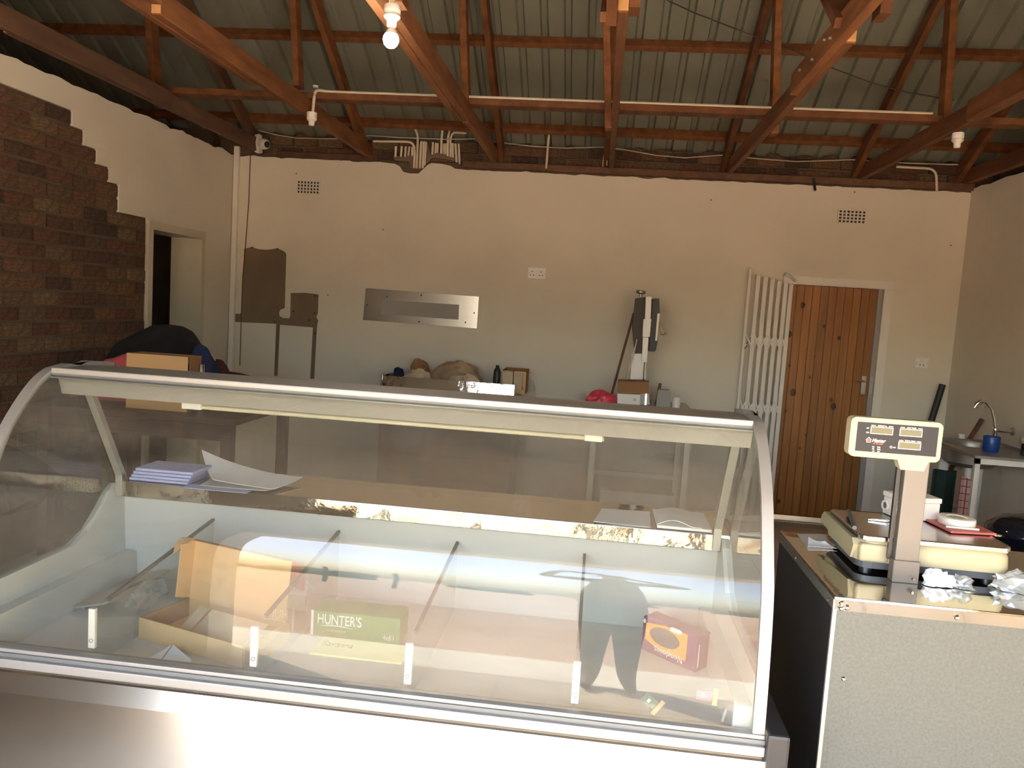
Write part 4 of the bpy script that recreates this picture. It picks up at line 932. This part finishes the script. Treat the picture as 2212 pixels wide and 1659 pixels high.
# conduit along the runner board with a drop to an empty lampholder
RZ = TZ1+.042+.011
a0 = atY(679, 212, 5.40)
conduit('white conduit lying along the runner board and bending down to the empty lampholder', [(2.0, 5.45, RZ), (-1.97, 5.45, RZ), (-2.02, 5.36, RZ-.01), (-2.03, 5.36, 2.90)], .0105, 6, .06)
def lampholder(name, label, top_, lit=False, tilt=0):
    t = thing(name, label, 'lampholder' if not lit else 'light bulb', top_)
    x, y, z = top_
    bm = new(); lathe(bm, [(0, 0), (.033, 0), (.034, -.004), (.034, -.030), (.030, -.034), (.034, -.038), (.034, -.046), (.027, -.054), (.020, -.060), (.019, -.082), (.015, -.088), (0, -.088)], top_, 24); obj('holder', bm, 'white_plastic', t)
    return t
t = lampholder('lampholder', 'empty white lampholder hanging below the runner board', (-2.035, 5.36, 2.905))
bm = new(); lathe(bm, [(0, .0), (.018, 0), (.018, .012), (0, .012)], (-2.02, 5.37, RZ+.005), 14); obj('junction_cap', bm, 'white_plastic', t)
t = lampholder('lampholder', 'empty white lampholder hanging from the truss at the upper right', (2.07, 5.2, 2.896))
# the lit bulb
bt = atY(848, 12, 3.30)
t = lampholder('hanging_bulb', 'lit white bulb in a white holder hanging from the roof', (bt.x, 3.30, bt.z), True)
bm = new(); tube(bm, [(bt.x, 3.30, bt.z-.002), (bt.x, 3.30, 4.0)], .010, 8); obj('drop_pipe', bm, 'white_plastic', t)
bz = bt.z-.080
bm = new(); lathe(bm, [(.013, 0), (.014, -.012), (.020, -.020), (.026, -.034)], (bt.x, 3.30, bz), 20); obj('bulb_cap', bm, 'white_plastic', t)
mat('bulb_glow', (1.0, .97, .86), .4, emit=60)
bm = new(); lathe(bm, [(.026, -.034), (.031, -.045), (.032, -.058), (.027, -.074), (.016, -.085), (0, -.089)], (bt.x, 3.30, bz), 20); obj('bulb', bm, 'bulb_glow', t)
# cctv camera
cc = atY(566, 311, BACK-.10); t = thing('security_camera', 'white security camera on the end of the left tie beam', 'security camera', cc)
bm = new(); prism(bm, [cc+Vector((-.055+.0*x, x*.9+0, z)) for x, z in ((.055, .02), (.03, .075), (-.03, .075), (-.055, .0), (-.02, -.075), (.05, -.075))], (.05, -.02, 0)); bevel(bm, .004, 2); obj('mount_box', bm, 'white_plastic', t)
dirc = Vector((.8, -.58, -.15)).normalized()
bm = new(); lathe(bm, [(0, -.01), (.043, -.01), (.045, .0), (.045, .075), (.038, .10), (.030, .112), (0, .112)], cc+Vector((-.01, -.01, 0)), 24, dirc); obj('housing', bm, 'white_plastic', t)
bm = new(); lathe(bm, [(0, .116), (.026, .116), (.029, .110)], cc+Vector((-.01, -.01, 0)), 24, dirc); obj('lens', bm, 'black_plastic', t)

# ================================================================== BACK OF THE SHOP
# stainless cabinet with packaging on top
cb = thing('steel_cabinet', 'stainless steel cabinet against the back wall below the wall plate', 'cabinet', (-1.18, 6.6, 0))
bx0, bx1, by = -1.725, -.635, 6.30
boxo('body', (bx0, by+.012, .05), (bx1, 6.93, .98), 'steel_dull', cb)
boxo('front_panel', (bx0, by+.002, .05), (bx1, by+.011, .96), 'steel', cb)
bm = new(); prism(bm, [(bx0, by-.008, .955), (bx0, by+.006, 1.066), (bx0, by+.012, 1.066), (bx0, by, .955)], (bx1-bx0, 0, 0)); obj('raised_lip', bm, 'steel_wavy', cb)
boxo('raised_lip', (bx0, by, .96), (bx0+.008, 6.90, 1.066), 'steel_mirror', cb, .001)
boxo('plinth', (bx0+.03, by+.04, 0), (bx1-.03, 6.9, .05), 'black_plastic', cb)
CT = .981
def heap(name, label, cat, c, size, m, seed, amp=.35, group=None, freq=3.4):
    bm = new(); lump(bm, (c[0], c[1], CT if len(c) < 3 else c[2]), size, amp, freq, 3, seed); zmin = min(v.co.z for v in bm.verts); z0 = CT if len(c) < 3 else c[2]
    for v in bm.verts: v.co.z += z0-zmin
    return tag(obj(name, bm, m), label, cat, group)
heap('paper_bag', 'large crumpled brown paper bag on the steel cabinet', 'paper bag', (-1.16, 6.62), (.22, .12, .175), 'kraft', 21, .25)
heap('paper_bag', 'pale crumpled paper bag in front of the large one on the steel cabinet', 'paper bag', (-1.05, 6.40), (.14, .045, .10), 'kraft_light', 25, .4)
heap('paper_bag', 'small pale paper bag left on the steel cabinet', 'paper bag', (-1.45, 6.42), (.115, .055, .12), 'kraft_light', 23, .3)
heap('paper_bundle', 'dark brown folded bundle at the back left of the steel cabinet', 'bundle', (-1.50, 6.72), (.10, .08, .165), 'cardboard_dark', 27, .35)
heap('cloth_bundle', 'dark blue-grey cloth bundle at the left end of the steel cabinet', 'cloth', (-1.655, 6.58), (.045, .06, .11), 'cloth_blue', 29, .3)
bm = new(); lathe(bm, [(0, 0), (.028, 0), (.030, .01), (.030, .17), (.022, .195), (.014, .205), (.014, .225), (0, .225)], (-.795, 6.42, CT), 18); tag(obj('black_bottle', bm, 'rubber_pipe'), 'black bottle between the paper bags and the carton on the steel cabinet', 'bottle')
t = thing('flap_carton', 'open cardboard carton with folded flaps at the right end of the steel cabinet', 'carton', (-.70, 6.6, CT))
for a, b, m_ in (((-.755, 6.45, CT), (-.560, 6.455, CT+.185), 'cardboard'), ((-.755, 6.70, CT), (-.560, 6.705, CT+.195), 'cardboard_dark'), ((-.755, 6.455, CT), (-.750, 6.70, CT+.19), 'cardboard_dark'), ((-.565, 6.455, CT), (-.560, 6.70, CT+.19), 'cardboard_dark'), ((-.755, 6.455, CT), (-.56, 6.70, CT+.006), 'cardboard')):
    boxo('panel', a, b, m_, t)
boxo('flap', (-.75, 6.42, CT+.05), (-.665, 6.448, CT+.18), 'kraft_light', t); boxo('flap', (-.655, 6.42, CT+.04), (-.585, 6.448, CT+.17), 'kraft_light', t)
boxo('handle_tab', (-.68, 6.425, CT+.01), (-.662, 6.449, CT+.20), 'cardboard_dark', t)

# worktable carrying the bandsaw and small things
wt = thing('worktable', 'steel worktable under the bandsaw at the back wall', 'table', (.36, 6.5, 0))
tx0, tx1, ty0, ty1, tz = -.02, .78, 6.16, 6.88, .965
boxo('top', (tx0, ty0, tz-.03), (tx1, ty1, tz), 'steel_dull', wt, .003)
for x in (tx0+.04, tx1-.04):
    for y in (ty0+.04, ty1-.04): boxo('leg', (x-.022, y-.022, 0), (x+.022, y+.022, tz-.03), 'white_paint', wt)
boxo('brace', (tx0+.06, ty1-.06, .30), (tx1-.06, ty1-.03, .34), 'white_paint', wt)
# bandsaw
bs = thing('bandsaw', 'grey and white butcher bandsaw with a black wheel cover by the back wall', 'bandsaw', (.36, 6.5, tz))
SY = 6.42
def sp(x, y, Y=SY): return atY(1240+x/5.185, 600+y/5.185, Y)
def slab(name, pts_, dep, m, Y=SY, par=bs, bev=.003):
    bm = new(); prism(bm, [sp(x, y, Y) for x, y in pts_], (0, dep, 0)); bevel(bm, bev, 1); return obj(name, bm, m, par)
slab('column', [(690, 230), (800, 215), (800, 560), (770, 850), (680, 850), (655, 560)], .10, 'saw_brown')
slab('lower_column', [(650, 850), (800, 850), (805, 1150), (630, 1150)], .09, 'white_plastic', SY+.01)
slab('column_foot', [(610, 1140), (830, 1140), (850, 1420), (590, 1420)], .12, 'white_plastic', SY+.01)
slab('saw_head', [(805, 212), (868, 212), (858, 460), (795, 460)], .06, 'white_plastic', SY-.05)
slab('guide_block', [(778, 462), (866, 462), (848, 662), (768, 662)], .07, 'white_plastic', SY-.07)
slab('blade_guard', [(770, 668), (835, 668), (815, 945), (760, 945)], .03, 'white_plastic', SY-.05)
slab('blade', [(783, 945), (793, 945), (784, 1150), (772, 1150)], .004, 'wire_black', SY-.04, bev=0)
slab('wheel_cover', [(880, 245), (900, 230), (955, 232), (960, 380), (935, 720), (915, 815), (895, 828), (840, 825), (850, 700), (868, 480)], .30, 'rubber_pipe', SY-.03)
slab('cover_edge', [(935, 400), (960, 400), (930, 705), (910, 705)], .10, 'white_plastic', SY-.05)
kp = sp(748, 212); bm = new(); lathe(bm, [(0, 0), (.012, 0), (.012, .022), (.034, .026), (.038, .032), (.038, .046), (.032, .052), (0, .052)], (kp.x, SY+.04, kp.z), 20); obj('tension_knob', bm, 'steel_dull', bs)
bm = new(); tube(bm, [sp(950, 500, SY), sp(975, 555, SY-.02), sp(998, 635, SY-.03)], .016, 10, True, [.008, .012, .018]); obj('lever', bm, 'kraft_light', bs)
slab('saw_table', [(495, 1135), (840, 1150), (840, 1170), (495, 1160)], .01, 'rust_wood', SY-.16)
slab('saw_fence', [(490, 1158), (838, 1168), (838, 1300), (490, 1290)], .012, 'cardboard_dark', SY-.155)
slab('tray', [(485, 1300), (745, 1310), (740, 1440), (485, 1430)], .10, 'white_plastic', SY-.15)
bm = new(); cpt = sp(680, 1365, SY-.153); lathe(bm, [(.010, 0), (.010, .002), (.007, .002), (.007, 0)], cpt, 14, (0, -1, 0)); obj('tray_mark', bm, 'wire_black', bs)
slab('side_bar', [(800, 1290), (818, 1290), (810, 1425), (790, 1425)], .01, 'chrome', SY-.15)
bm = new(); tube(bm, [sp(670, 395, 6.55), sp(415, 1330, 6.34)], .010, 8); tag(obj('steel_rod', bm, 'rust_wood'), 'dark steel rod leaning against the left of the bandsaw', 'rod')
bm = new(); tube(bm, [sp(705, 690, SY-.03), sp(660, 880, SY-.04), sp(600, 1080, SY-.08), sp(570, 1200, SY-.14)], .006, 8); obj('power_cable', bm, 'wire_cream', bs)
heap('red_packet', 'red plastic packet on the worktable left of the bandsaw', 'packet', (.06, 6.28, tz+.001), (.12, .06, .085), 'red_bag', 41, .25)
gc = sp(1005, 1350, 6.30); bm = new(); prism(bm, [(gc.x-.055, 6.30, tz+.001), (gc.x+.055, 6.30, tz+.001), (gc.x+.055, 6.30, gc.z+.04), (gc.x+.040, 6.30, gc.z+.065), (gc.x-.040, 6.30, gc.z+.065), (gc.x-.050, 6.30, gc.z+.05)], (0, .09, 0)); bevel(bm, .006, 2)
tag(obj('grey_container', bm, 'canopy_grey'), 'light grey plastic container on the worktable right of the bandsaw', 'container')
wc = sp(1145, 1395, 6.28); bm = new(); lathe(bm, [(0, 0), (.031, 0), (.031, wc.z+.038-tz), (.029, wc.z+.041-tz), (0, wc.z+.041-tz)], (wc.x, 6.28, tz+.001), 20); tag(obj('white_jar', bm, 'white_plastic'), 'small white cylindrical jar at the right end of the worktable', 'jar')
bm = new(); beam(bm, sp(920, 1420, 6.40), sp(965, 1185, 6.44), .022, .03, (0, 1, 0)); tag(obj('wooden_paddle', bm, 'rust_wood'), 'brown wooden paddle standing behind the grey container', 'paddle')
bm = new(); box2(bm, (.10, 6.0, 0), (.66, 6.12, .345)); bevel(bm, .004, 1); tag(obj('floor_box', bm, 'grey_paper'), 'pale box on the floor in front of the worktable, seen through the case glass', 'box')

# left corner : dark table with a heap of clothes
lt_ = thing('dark_table', 'dark wooden table under the heap of black clothes at the left wall', 'table', (-2.62, 4.6, 0))
boxo('top', (-3.16, 4.15, .93), (-1.95, 5.05, .965), 'dark_wood', lt_, .004)
for x in (-3.10, -2.01):
    for y in (4.21, 4.99): boxo('leg', (x-.03, y-.03, 0), (x+.03, y+.03, .93), 'dark_wood', lt_)
boxo('apron', (-3.07, 4.20, .83), (-2.04, 4.225, .93), 'dark_wood', lt_)
LT = .966
def lpx(x, y, Y): return atY(x, y, Y)
# big black jacket heap shaped to its outline
def cloth(name, label, px_list, Y, depth, m, cat='clothes', seed=0):
    P = [atY(x, y, Y) for x, y in px_list]; xs_ = [p.x for p in P]; n = 40; bm = new(); rows = []
    def topz(x):
        for a, b in zip(P, P[1:]):
            if a.x <= x <= b.x: return a.z+(b.z-a.z)*(x-a.x)/max(1e-6, b.x-a.x)
        return P[-1].z
    for j in range(15):
        v = j/14; ang = math.pi*v
        r = []
        for i in range(n+1):
            x = P[0].x+(P[-1].x-P[0].x)*i/n; h = max(.004, topz(x)-LT)
            w = noise.fractal(Vector((x*6+seed, v*3, seed)), 1, 2, 4)
            r.append((x+.01*w, Y-depth*math.cos(ang)*(.5+.5*min(1, h/.2))*.5, LT+h*math.sin(ang)**.8*(1+.10*w*math.sin(ang)*abs(math.cos(ang)))))
        rows.append(r)
    sheet(bm, rows); bmesh.ops.holes_fill(bm, edges=bm.edges); return tag(obj(name, bm, m), label, cat)
cloth('black_jacket', 'heaped black jacket on the dark table in front of the left doorway', ((238, 800), (248, 755), (262, 735), (300, 716), (330, 702), (368, 701), (395, 705), (412, 716), (426, 740), (446, 762), (458, 800)), 4.82, .34, 'cloth_black', seed=1)
cloth('blue_jacket', 'dark blue cloth hanging down the right side of the black jacket', ((405, 800), (425, 745), (432, 742), (446, 750), (455, 765), (466, 782), (472, 805)), 4.50, .20, 'cloth_blue', seed=3)
cloth('maroon_bag', 'dark maroon bag strap heap right of the blue cloth', ((462, 805), (468, 775), (480, 777), (490, 790), (494, 802), (520, 806), (545, 812)), 4.74, .13, 'cloth_maroon', 'bag', seed=5)
cloth('pink_cloth', 'pink cloth spilling left of the shallow carton', ((215, 800), (228, 776), (248, 772), (262, 766), (282, 760), (292, 800)), 4.54, .12, 'cloth_pink', 'cloth', seed=7)
ca, cb_ = atY(278, 760, 4.30), atY(410, 771, 4.30)
t = thing('shallow_carton', 'shallow brown cardboard carton in front of the black jacket', 'carton', ((ca.x+cb_.x)/2, 4.36, LT))
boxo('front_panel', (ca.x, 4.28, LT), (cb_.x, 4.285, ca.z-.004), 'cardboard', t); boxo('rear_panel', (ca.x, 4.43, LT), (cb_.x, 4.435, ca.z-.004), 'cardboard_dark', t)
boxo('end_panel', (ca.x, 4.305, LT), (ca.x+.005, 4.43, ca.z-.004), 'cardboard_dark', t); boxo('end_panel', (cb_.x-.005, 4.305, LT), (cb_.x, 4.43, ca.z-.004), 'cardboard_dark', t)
boxo('bottom', (ca.x, 4.30, LT), (cb_.x, 4.435, LT+.005), 'cardboard', t)
p = atY(435, 787, 4.24); bm = new(); lathe(bm, [(0, 0), (.017, 0), (.018, .003), (.018, p.z-LT-.003), (.016, p.z-LT), (0, p.z-LT)], (p.x, 4.24, LT), 18); tag(obj('metal_tin', bm, 'steel'), 'small shiny metal tin on the dark table beside the shallow carton', 'tin')

# sink bench on the right
sk = thing('sink_bench', 'stainless steel sink on a white metal stand by the right wall', 'sink', (2.7, 5.9, 0))
sx0, sx1, sy0, sy1, sz = 2.475, 2.912, 5.38, 6.23, .92
SF = .022
boxo('frame_rail', (sx0, sy0, sz-.055), (sx1, sy0+SF, sz-.018), 'white_paint', sk); boxo('frame_rail', (sx0, sy1-SF, sz-.055), (sx1, sy1, sz-.018), 'white_paint', sk)
for x in (sx0, sx1-.03):
    for y in (sy0, sy1-.03): boxo('leg', (x, y, 0), (x+.03, y+.03, sz-.018), 'white_paint', sk)
# bench top around a round bowl
bm = new(); bcx, bcy, br = 2.695, 5.95, .185
out = [(sx0-.012, sy0-.012), (sx1, sy0-.012), (sx1, sy1), (sx0-.012, sy1)]
op = []
for (x0, y0), (x1, y1) in zip(out, out[1:]+out[:1]):
    for k in range(8): op.append((x0+(x1-x0)*k/8, y0+(y1-y0)*k/8))
o_ = [bm.verts.new((x, y, sz)) for x, y in op]; i_ = [bm.verts.new((bcx+br*math.cos(2*math.pi*k/32), bcy+br*math.sin(2*math.pi*k/32), sz)) for k in range(32)]
es = [bm.edges.new((o_[k], o_[(k+1) % 32])) for k in range(32)] + [bm.edges.new((i_[k], i_[(k+1) % 32])) for k in range(32)]
bmesh.ops.triangle_fill(bm, edges=es, use_beauty=True); thick(bm, .018); obj('bench_top', bm, 'sink_steel', sk)
bm = new(); lathe(bm, [(br, 0), (br-.008, -.02), (br-.012, -.12), (br-.05, -.15), (.02, -.158), (.0, -.158), (.0, -.162), (.02, -.162), (br-.045, -.155), (br-.004, -.125), (br+.002, -.02), (br+.002, 0)], (bcx, bcy, sz), 40); obj('bowl', bm, 'sink_steel', sk)
boxo('upstand', (sx1-.012, sy0, sz), (sx1, sy1, sz+.02), 'sink_steel', sk)
bm = new(); tube(bm, arc_pts([(bcx, bcy, sz-.16), (bcx, bcy, .45), (bcx, bcy+.22, .42), (bcx, sy1+.02, .42)], 5, .06), .022, 12); obj('waste_pipe', bm, 'white_plastic', sk)
pl_ = atY(2044, 1010, 6.35); bm = new(); tube(bm, [(2.60, 6.13, .85), (2.60, 6.13, .62)], .034, 14); obj('waste_pipe', bm, 'white_plastic', sk)
# tap
tp = thing('tap', 'chrome swan-neck tap rising behind the blue cup at the sink', 'tap', (2.76, 5.72, sz))
tb = atY(2150, 925, 5.75); tc_ = [atY(x, y, 5.75) for x, y in ((2150, 930), (2148, 905), (2142, 882), (2130, 868), (2118, 866), (2109, 872), (2107, 881))]
bm = new(); tube(bm, tc_, .011, 12); obj('spout', bm, 'chrome', tp)
bm = new(); lathe(bm, [(0, sz), (.022, sz), (.022, sz+.02), (.016, sz+.03), (.016, tb.z-.02), (.020, tb.z-.005), (.012, tb.z+.01), (0, tb.z+.01)], (tb.x, 5.75, 0), 18); obj('pillar', bm, 'chrome', tp)
bm = new(); tube(bm, [atY(2150, 930, 5.75), atY(2185, 932, 5.75)], .011, 10); obj('valve_body', bm, 'chrome', tp)
bm = new(); lathe(bm, [(0, 0), (.020, 0), (.028, .006), (.028, .016), (.018, .022), (0, .022)], atY(2183, 932, 5.75), 14, (1, 0, .05)); obj('valve_knob', bm, 'steel_dull', tp)
p = atY(2141, 960, 5.62); bm = new(); lathe(bm, [(0, 0), (.044, 0), (.050, .01), (.052, .10), (.050, .104), (.046, .10), (.042, .012), (0, .012)], (p.x, 5.62, sz), 24); tag(obj('blue_cup', bm, 'blue_plastic'), 'blue plastic cup standing on the sink bench below the tap', 'cup')
t = thing('soap_bottle', 'clear bottle with dark contents at the right end of the sink bench', 'bottle', (2.86, 5.55, sz))
bm = new(); lathe(bm, [(0, 0), (.032, 0), (.034, .01), (.034, .08), (0, .08)], (2.862, 5.55, sz), 18); obj('contents', bm, 'rubber_pipe', t)
bm = new(); lathe(bm, [(.034, .08), (.034, .11), (.014, .14), (.014, .155)], (2.862, 5.55, sz), 18); obj('shoulder', bm, 'clear_bag', t)
bm = new(); lathe(bm, [(0, .155), (.017, .155), (.017, .175), (0, .175)], (2.862, 5.55, sz), 14); obj('bottle_cap', bm, 'blue_plastic', t)
for px, py in ((2077, 947), (2133, 962)):
    p = atZ(px, py, sz+.0); bm = new(); lathe(bm, [(0, 0), (.020, 0), (.024, .03), (.021, .03), (.018, .004), (0, .004)], (p.x, p.y, sz), 14)
    tag(obj('white_tub', bm, 'white_plastic'), 'small white plastic tub standing on the %s of the sink bench' % ('left edge' if px < 2100 else 'front, before the blue cup'), 'tub')
# poles and cloths around the sink
a, b = atY(2036, 831, 6.88), atY(2013, 905, 6.84); d = (b-a); bm = new(); L_ = (a.z-.02)/(-d.z); tube(bm, [a, a+d*L_*.999], .026, 14)
tag(obj('black_pipe', bm, 'rubber_pipe'), 'black plastic pipe leaning in the corner right of the pine door', 'pipe')
a, b = atY(2122, 905, 6.29), atY(2008, 1085, 6.29); d = b-a; bm = new(); k_ = (a.z-.02)/(-d.z); beam(bm, a, a+d*k_, .035, .022); tag(obj('wooden_stick', bm, 'rust_wood'), 'brown wooden stick slanting behind the sink stand', 'stick')
bm = new(); rows = []
for i in range(9):
    u = i/8; rows.append([Vector((2.50+.17*u, 6.06+.02*math.sin(9*u), .70-.52*v+.02*math.sin(5*u)*v)) for v in [k/10 for k in range(11)]])
sheet(bm, rows); thick(bm, .02); tag(obj('green_cloth', bm, 'cloth_green'), 'dark green cloth hanging under the sink bowl', 'cloth')
bm = new(); rows = []
for i in range(7):
    u = i/6; rows.append([Vector((2.555+.10*u, 5.74+.012*math.sin(8*u), .72-.27*v-.03*u)) for v in [k/8 for k in range(9)]])
sheet(bm, rows); thick(bm, .02); t = obj('checked_cloth', bm, 'cloth_check' if 'cloth_check' in MATS else 'cloth_pink'); tag(t, 'pink checked cloth hanging in front of the dark green cloth under the sink', 'cloth')
# table behind the counter with a black pot
bt_ = thing('rear_table', 'low wooden-edged table behind the counter at the right edge', 'table', (1.95, 3.3, 0))
boxo('top', (1.50, 3.10, .775), (2.6, 3.75, .80), 'rust_wood', bt_, .003)
for x in (1.54, 2.56):
    for y in (3.14, 3.71): boxo('leg', (x-.025, y-.025, 0), (x+.025, y+.025, .775), 'rust_wood', bt_)
t = thing('black_pot', 'glossy black lidded pot on the table behind the scale', 'pot', (1.76, 3.35, .80))
bm = new(); lathe(bm, [(0, 0), (.13, 0), (.145, .015), (.15, .03), (.15, .095), (.154, .10), (.15, .105)], (1.775, 3.36, .80), 36); obj('pot_body', bm, 'pot_black', t)
bm = new(); lathe(bm, [(.152, .106), (.148, .125), (.11, .155), (.05, .17), (0, .172)], (1.775, 3.36, .80), 36); obj('pot_lid', bm, 'pot_black', t)
bm = new(); tube(bm, arc_pts([(1.64, 3.27, .90), (1.60, 3.25, .905), (1.59, 3.29, .90), (1.64, 3.33, .90)], 4, .02), .008, 8); obj('handle', bm, 'chrome', t)
bm = new(); lump(bm, (1.545, 3.22, .83), (.04, .05, .04), .3, 3, 3, 50); zm = min(v.co.z for v in bm.verts)
for v in bm.verts: v.co.z += .801-zm
tag(obj('blue_rag', bm, 'blue_plastic'), 'small bright blue rag left of the black pot', 'cloth')

# ================================================================== OUTSIDE, SEEN AS REFLECTIONS IN GLASS AND STEEL
rs = random.Random(11)
for i in range(14):
    x = -56 + i*8.4 + rs.uniform(-.6, .6); y = -46 + rs.uniform(-6, 6); s = rs.uniform(1.5, 2.2)
    bm = new(); lump(bm, (x, y, 0), (s*1.5, s, s*.55), .5, 3.5, 3, i+60); zm = min(v.co.z for v in bm.verts)
    for v in bm.verts: v.co.z += -.12-zm
    tag(obj('far_bush', bm, 'leaf'), 'low dark bush on the horizon reflected in the case glass', 'bush', 'bushes on the horizon')
for k, (x, lab) in enumerate(((-6.4, 'left'), (-4.6, 'right'))):
    bm = new(); tube(bm, [(x, -16, -.12), (x+.05, -16, .8), (x-.02, -16, 1.5)], .07, 10); tag(obj('fence_post', bm, 'bark'), '%s wooden fence post out on the dirt, reflected in the case glass' % lab, 'post')

# the photographer in the entrance
def skinned(name, verts, edges, radii, mats, face_mat, parent=None, sub=2):
    me = bpy.data.meshes.new(name); me.from_pydata(verts, edges, []); o = bpy.data.objects.new('tmp_body', me); C.objects.link(o)
    sk_ = o.modifiers.new('s', 'SKIN'); sk_.use_smooth_shade = True; sb = o.modifiers.new('d', 'SUBSURF'); sb.levels = sub; sb.render_levels = sub
    for i, r in enumerate(radii):
        me.skin_vertices[0].data[i].radius = (r if isinstance(r, tuple) else (r, r)); me.skin_vertices[0].data[i].use_root = (i == 0)
    bpy.context.view_layer.update()
    m2 = bpy.data.meshes.new_from_object(o.evaluated_get(bpy.context.evaluated_depsgraph_get())); bpy.data.objects.remove(o); m2.name = name
    m2.materials.clear()
    for m in mats: m2.materials.append(MATS[m])
    for p in m2.polygons: p.material_index = face_mat(p.center); p.use_smooth = True
    return link(name, m2, parent)
mat('trousers', (.030, .032, .038), .9, var=.2, scale=9); mat('shirt', (.035, .035, .042), .9, var=.2, scale=9); mat('shoe', (.02, .018, .016), .6)
pr = thing('person', 'person in dark clothes holding up a phone, seen as a reflection in the case glass', 'person', (.19, -.42, 0))
V, Ed, Ra = [], [], []
def jv(p, r, par=None):
    V.append(p); Ra.append(r)
    if par is not None: Ed.append((par, len(V)-1))
    return len(V)-1
pel = jv((.19, -.44, .97), (.185, .125))
sp_ = jv((.19, -.44, 1.17), (.175, .115), pel); chs = jv((.19, -.45, 1.36), (.165, .115), sp_); upc = jv((.19, -.45, 1.45), (.10, .08), chs)
nek = jv((.19, -.44, 1.535), .056, upc); hb = jv((.188, -.42, 1.60), (.070, .080), nek); hm_ = jv((.187, -.415, 1.68), (.078, .095), hb); ht = jv((.187, -.42, 1.755), (.060, .070), hm_)
for s in (-1, 1):
    hp2 = jv((.19+s*.085, -.44, .80), .130, pel); kn = jv((.19+s*.090, -.425, .50), .098, hp2); cf = jv((.19+s*.095, -.45, .30), .080, kn); an = jv((.19+s*.10, -.45, .10), .060, cf); ft = jv((.19+s*.115, -.36, .045), .040, an); toe = jv((.19+s*.125, -.26, .035), .030, ft)
    sh = jv((.19+s*.185, -.45, 1.44), .070, upc); el = jv((.19+s*.39, -.27, 1.40), .047, sh)
    wr = jv((s*.125+.0, -.075, 1.635), .028, el); pa = jv((s*.105, -.045, 1.655), .030, wr)
    for k in range(4):
        zz = 1.69-.021*k; ln = (.024, .028, .026, .020)[k]
        f1 = jv((s*.098, -.012, zz), .0085, pa); f2 = jv((s*(.098-.012), -.002-.004, zz), .008, f1); f3 = jv((s*(.098-.012-ln), -.004, zz-.002), .007, f2)
    th1 = jv((s*.085, -.052, 1.685), .010, pa); th2 = jv((s*.062, -.038, 1.69), .009, th1)
def fm(c):
    if c.z > 1.50 and abs(c.x-.19) < .13 and c.y < -.28: return 2
    if c.y > -.10: return 2
    if c.z < .085: return 3
    return 0 if c.z < .98 else 1
body = skinned('body', V, Ed, Ra, ('trousers', 'shirt', 'skin', 'shoe'), fm, pr)
bm = new(); lump(bm, (.187, -.432, 1.725), (.086, .100, .062), .06, 6, 3, 77, False); obj('hair', bm, 'cloth_black', pr, True)
for s in (-1, 1):
    bm = new(); bmesh.ops.create_uvsphere(bm, u_segments=12, v_segments=8, radius=.012, matrix=Matrix.Translation((.187+s*.032, -.328, 1.675))); obj('eye', bm, 'print_white', pr, True)
    bm = new(); lump(bm, (.187+s*.088, -.425, 1.665), (.012, .022, .034), .1, 3, 2, 3, False); obj('ear', bm, 'skin', pr, True)
bm = new(); lump(bm, (.187, -.318, 1.645), (.016, .024, .026), .1, 3, 2, 4, False); obj('nose', bm, 'skin', pr, True)
bm = new(); lump(bm, (.187, -.330, 1.605), (.026, .012, .009), .1, 3, 2, 5, False); obj('mouth', bm, 'cloth_maroon', pr, True)
t = thing('smartphone', 'dark smartphone held up by the person in the entrance', 'phone', (0, -.02, 1.64))
bm = new(); prism(bm, [(x, -.024, z) for x, z in rrect(.156, .074, .010, 5, 0, 1.668)], (0, .008, 0)); obj('casing', bm, 'black_plastic', t)
bm = new(); prism(bm, [(x, -.0250, z) for x, z in rrect(.148, .068, .008, 5, 0, 1.668)], (0, .0009, 0)); obj('screen', bm, 'panel_black', t)
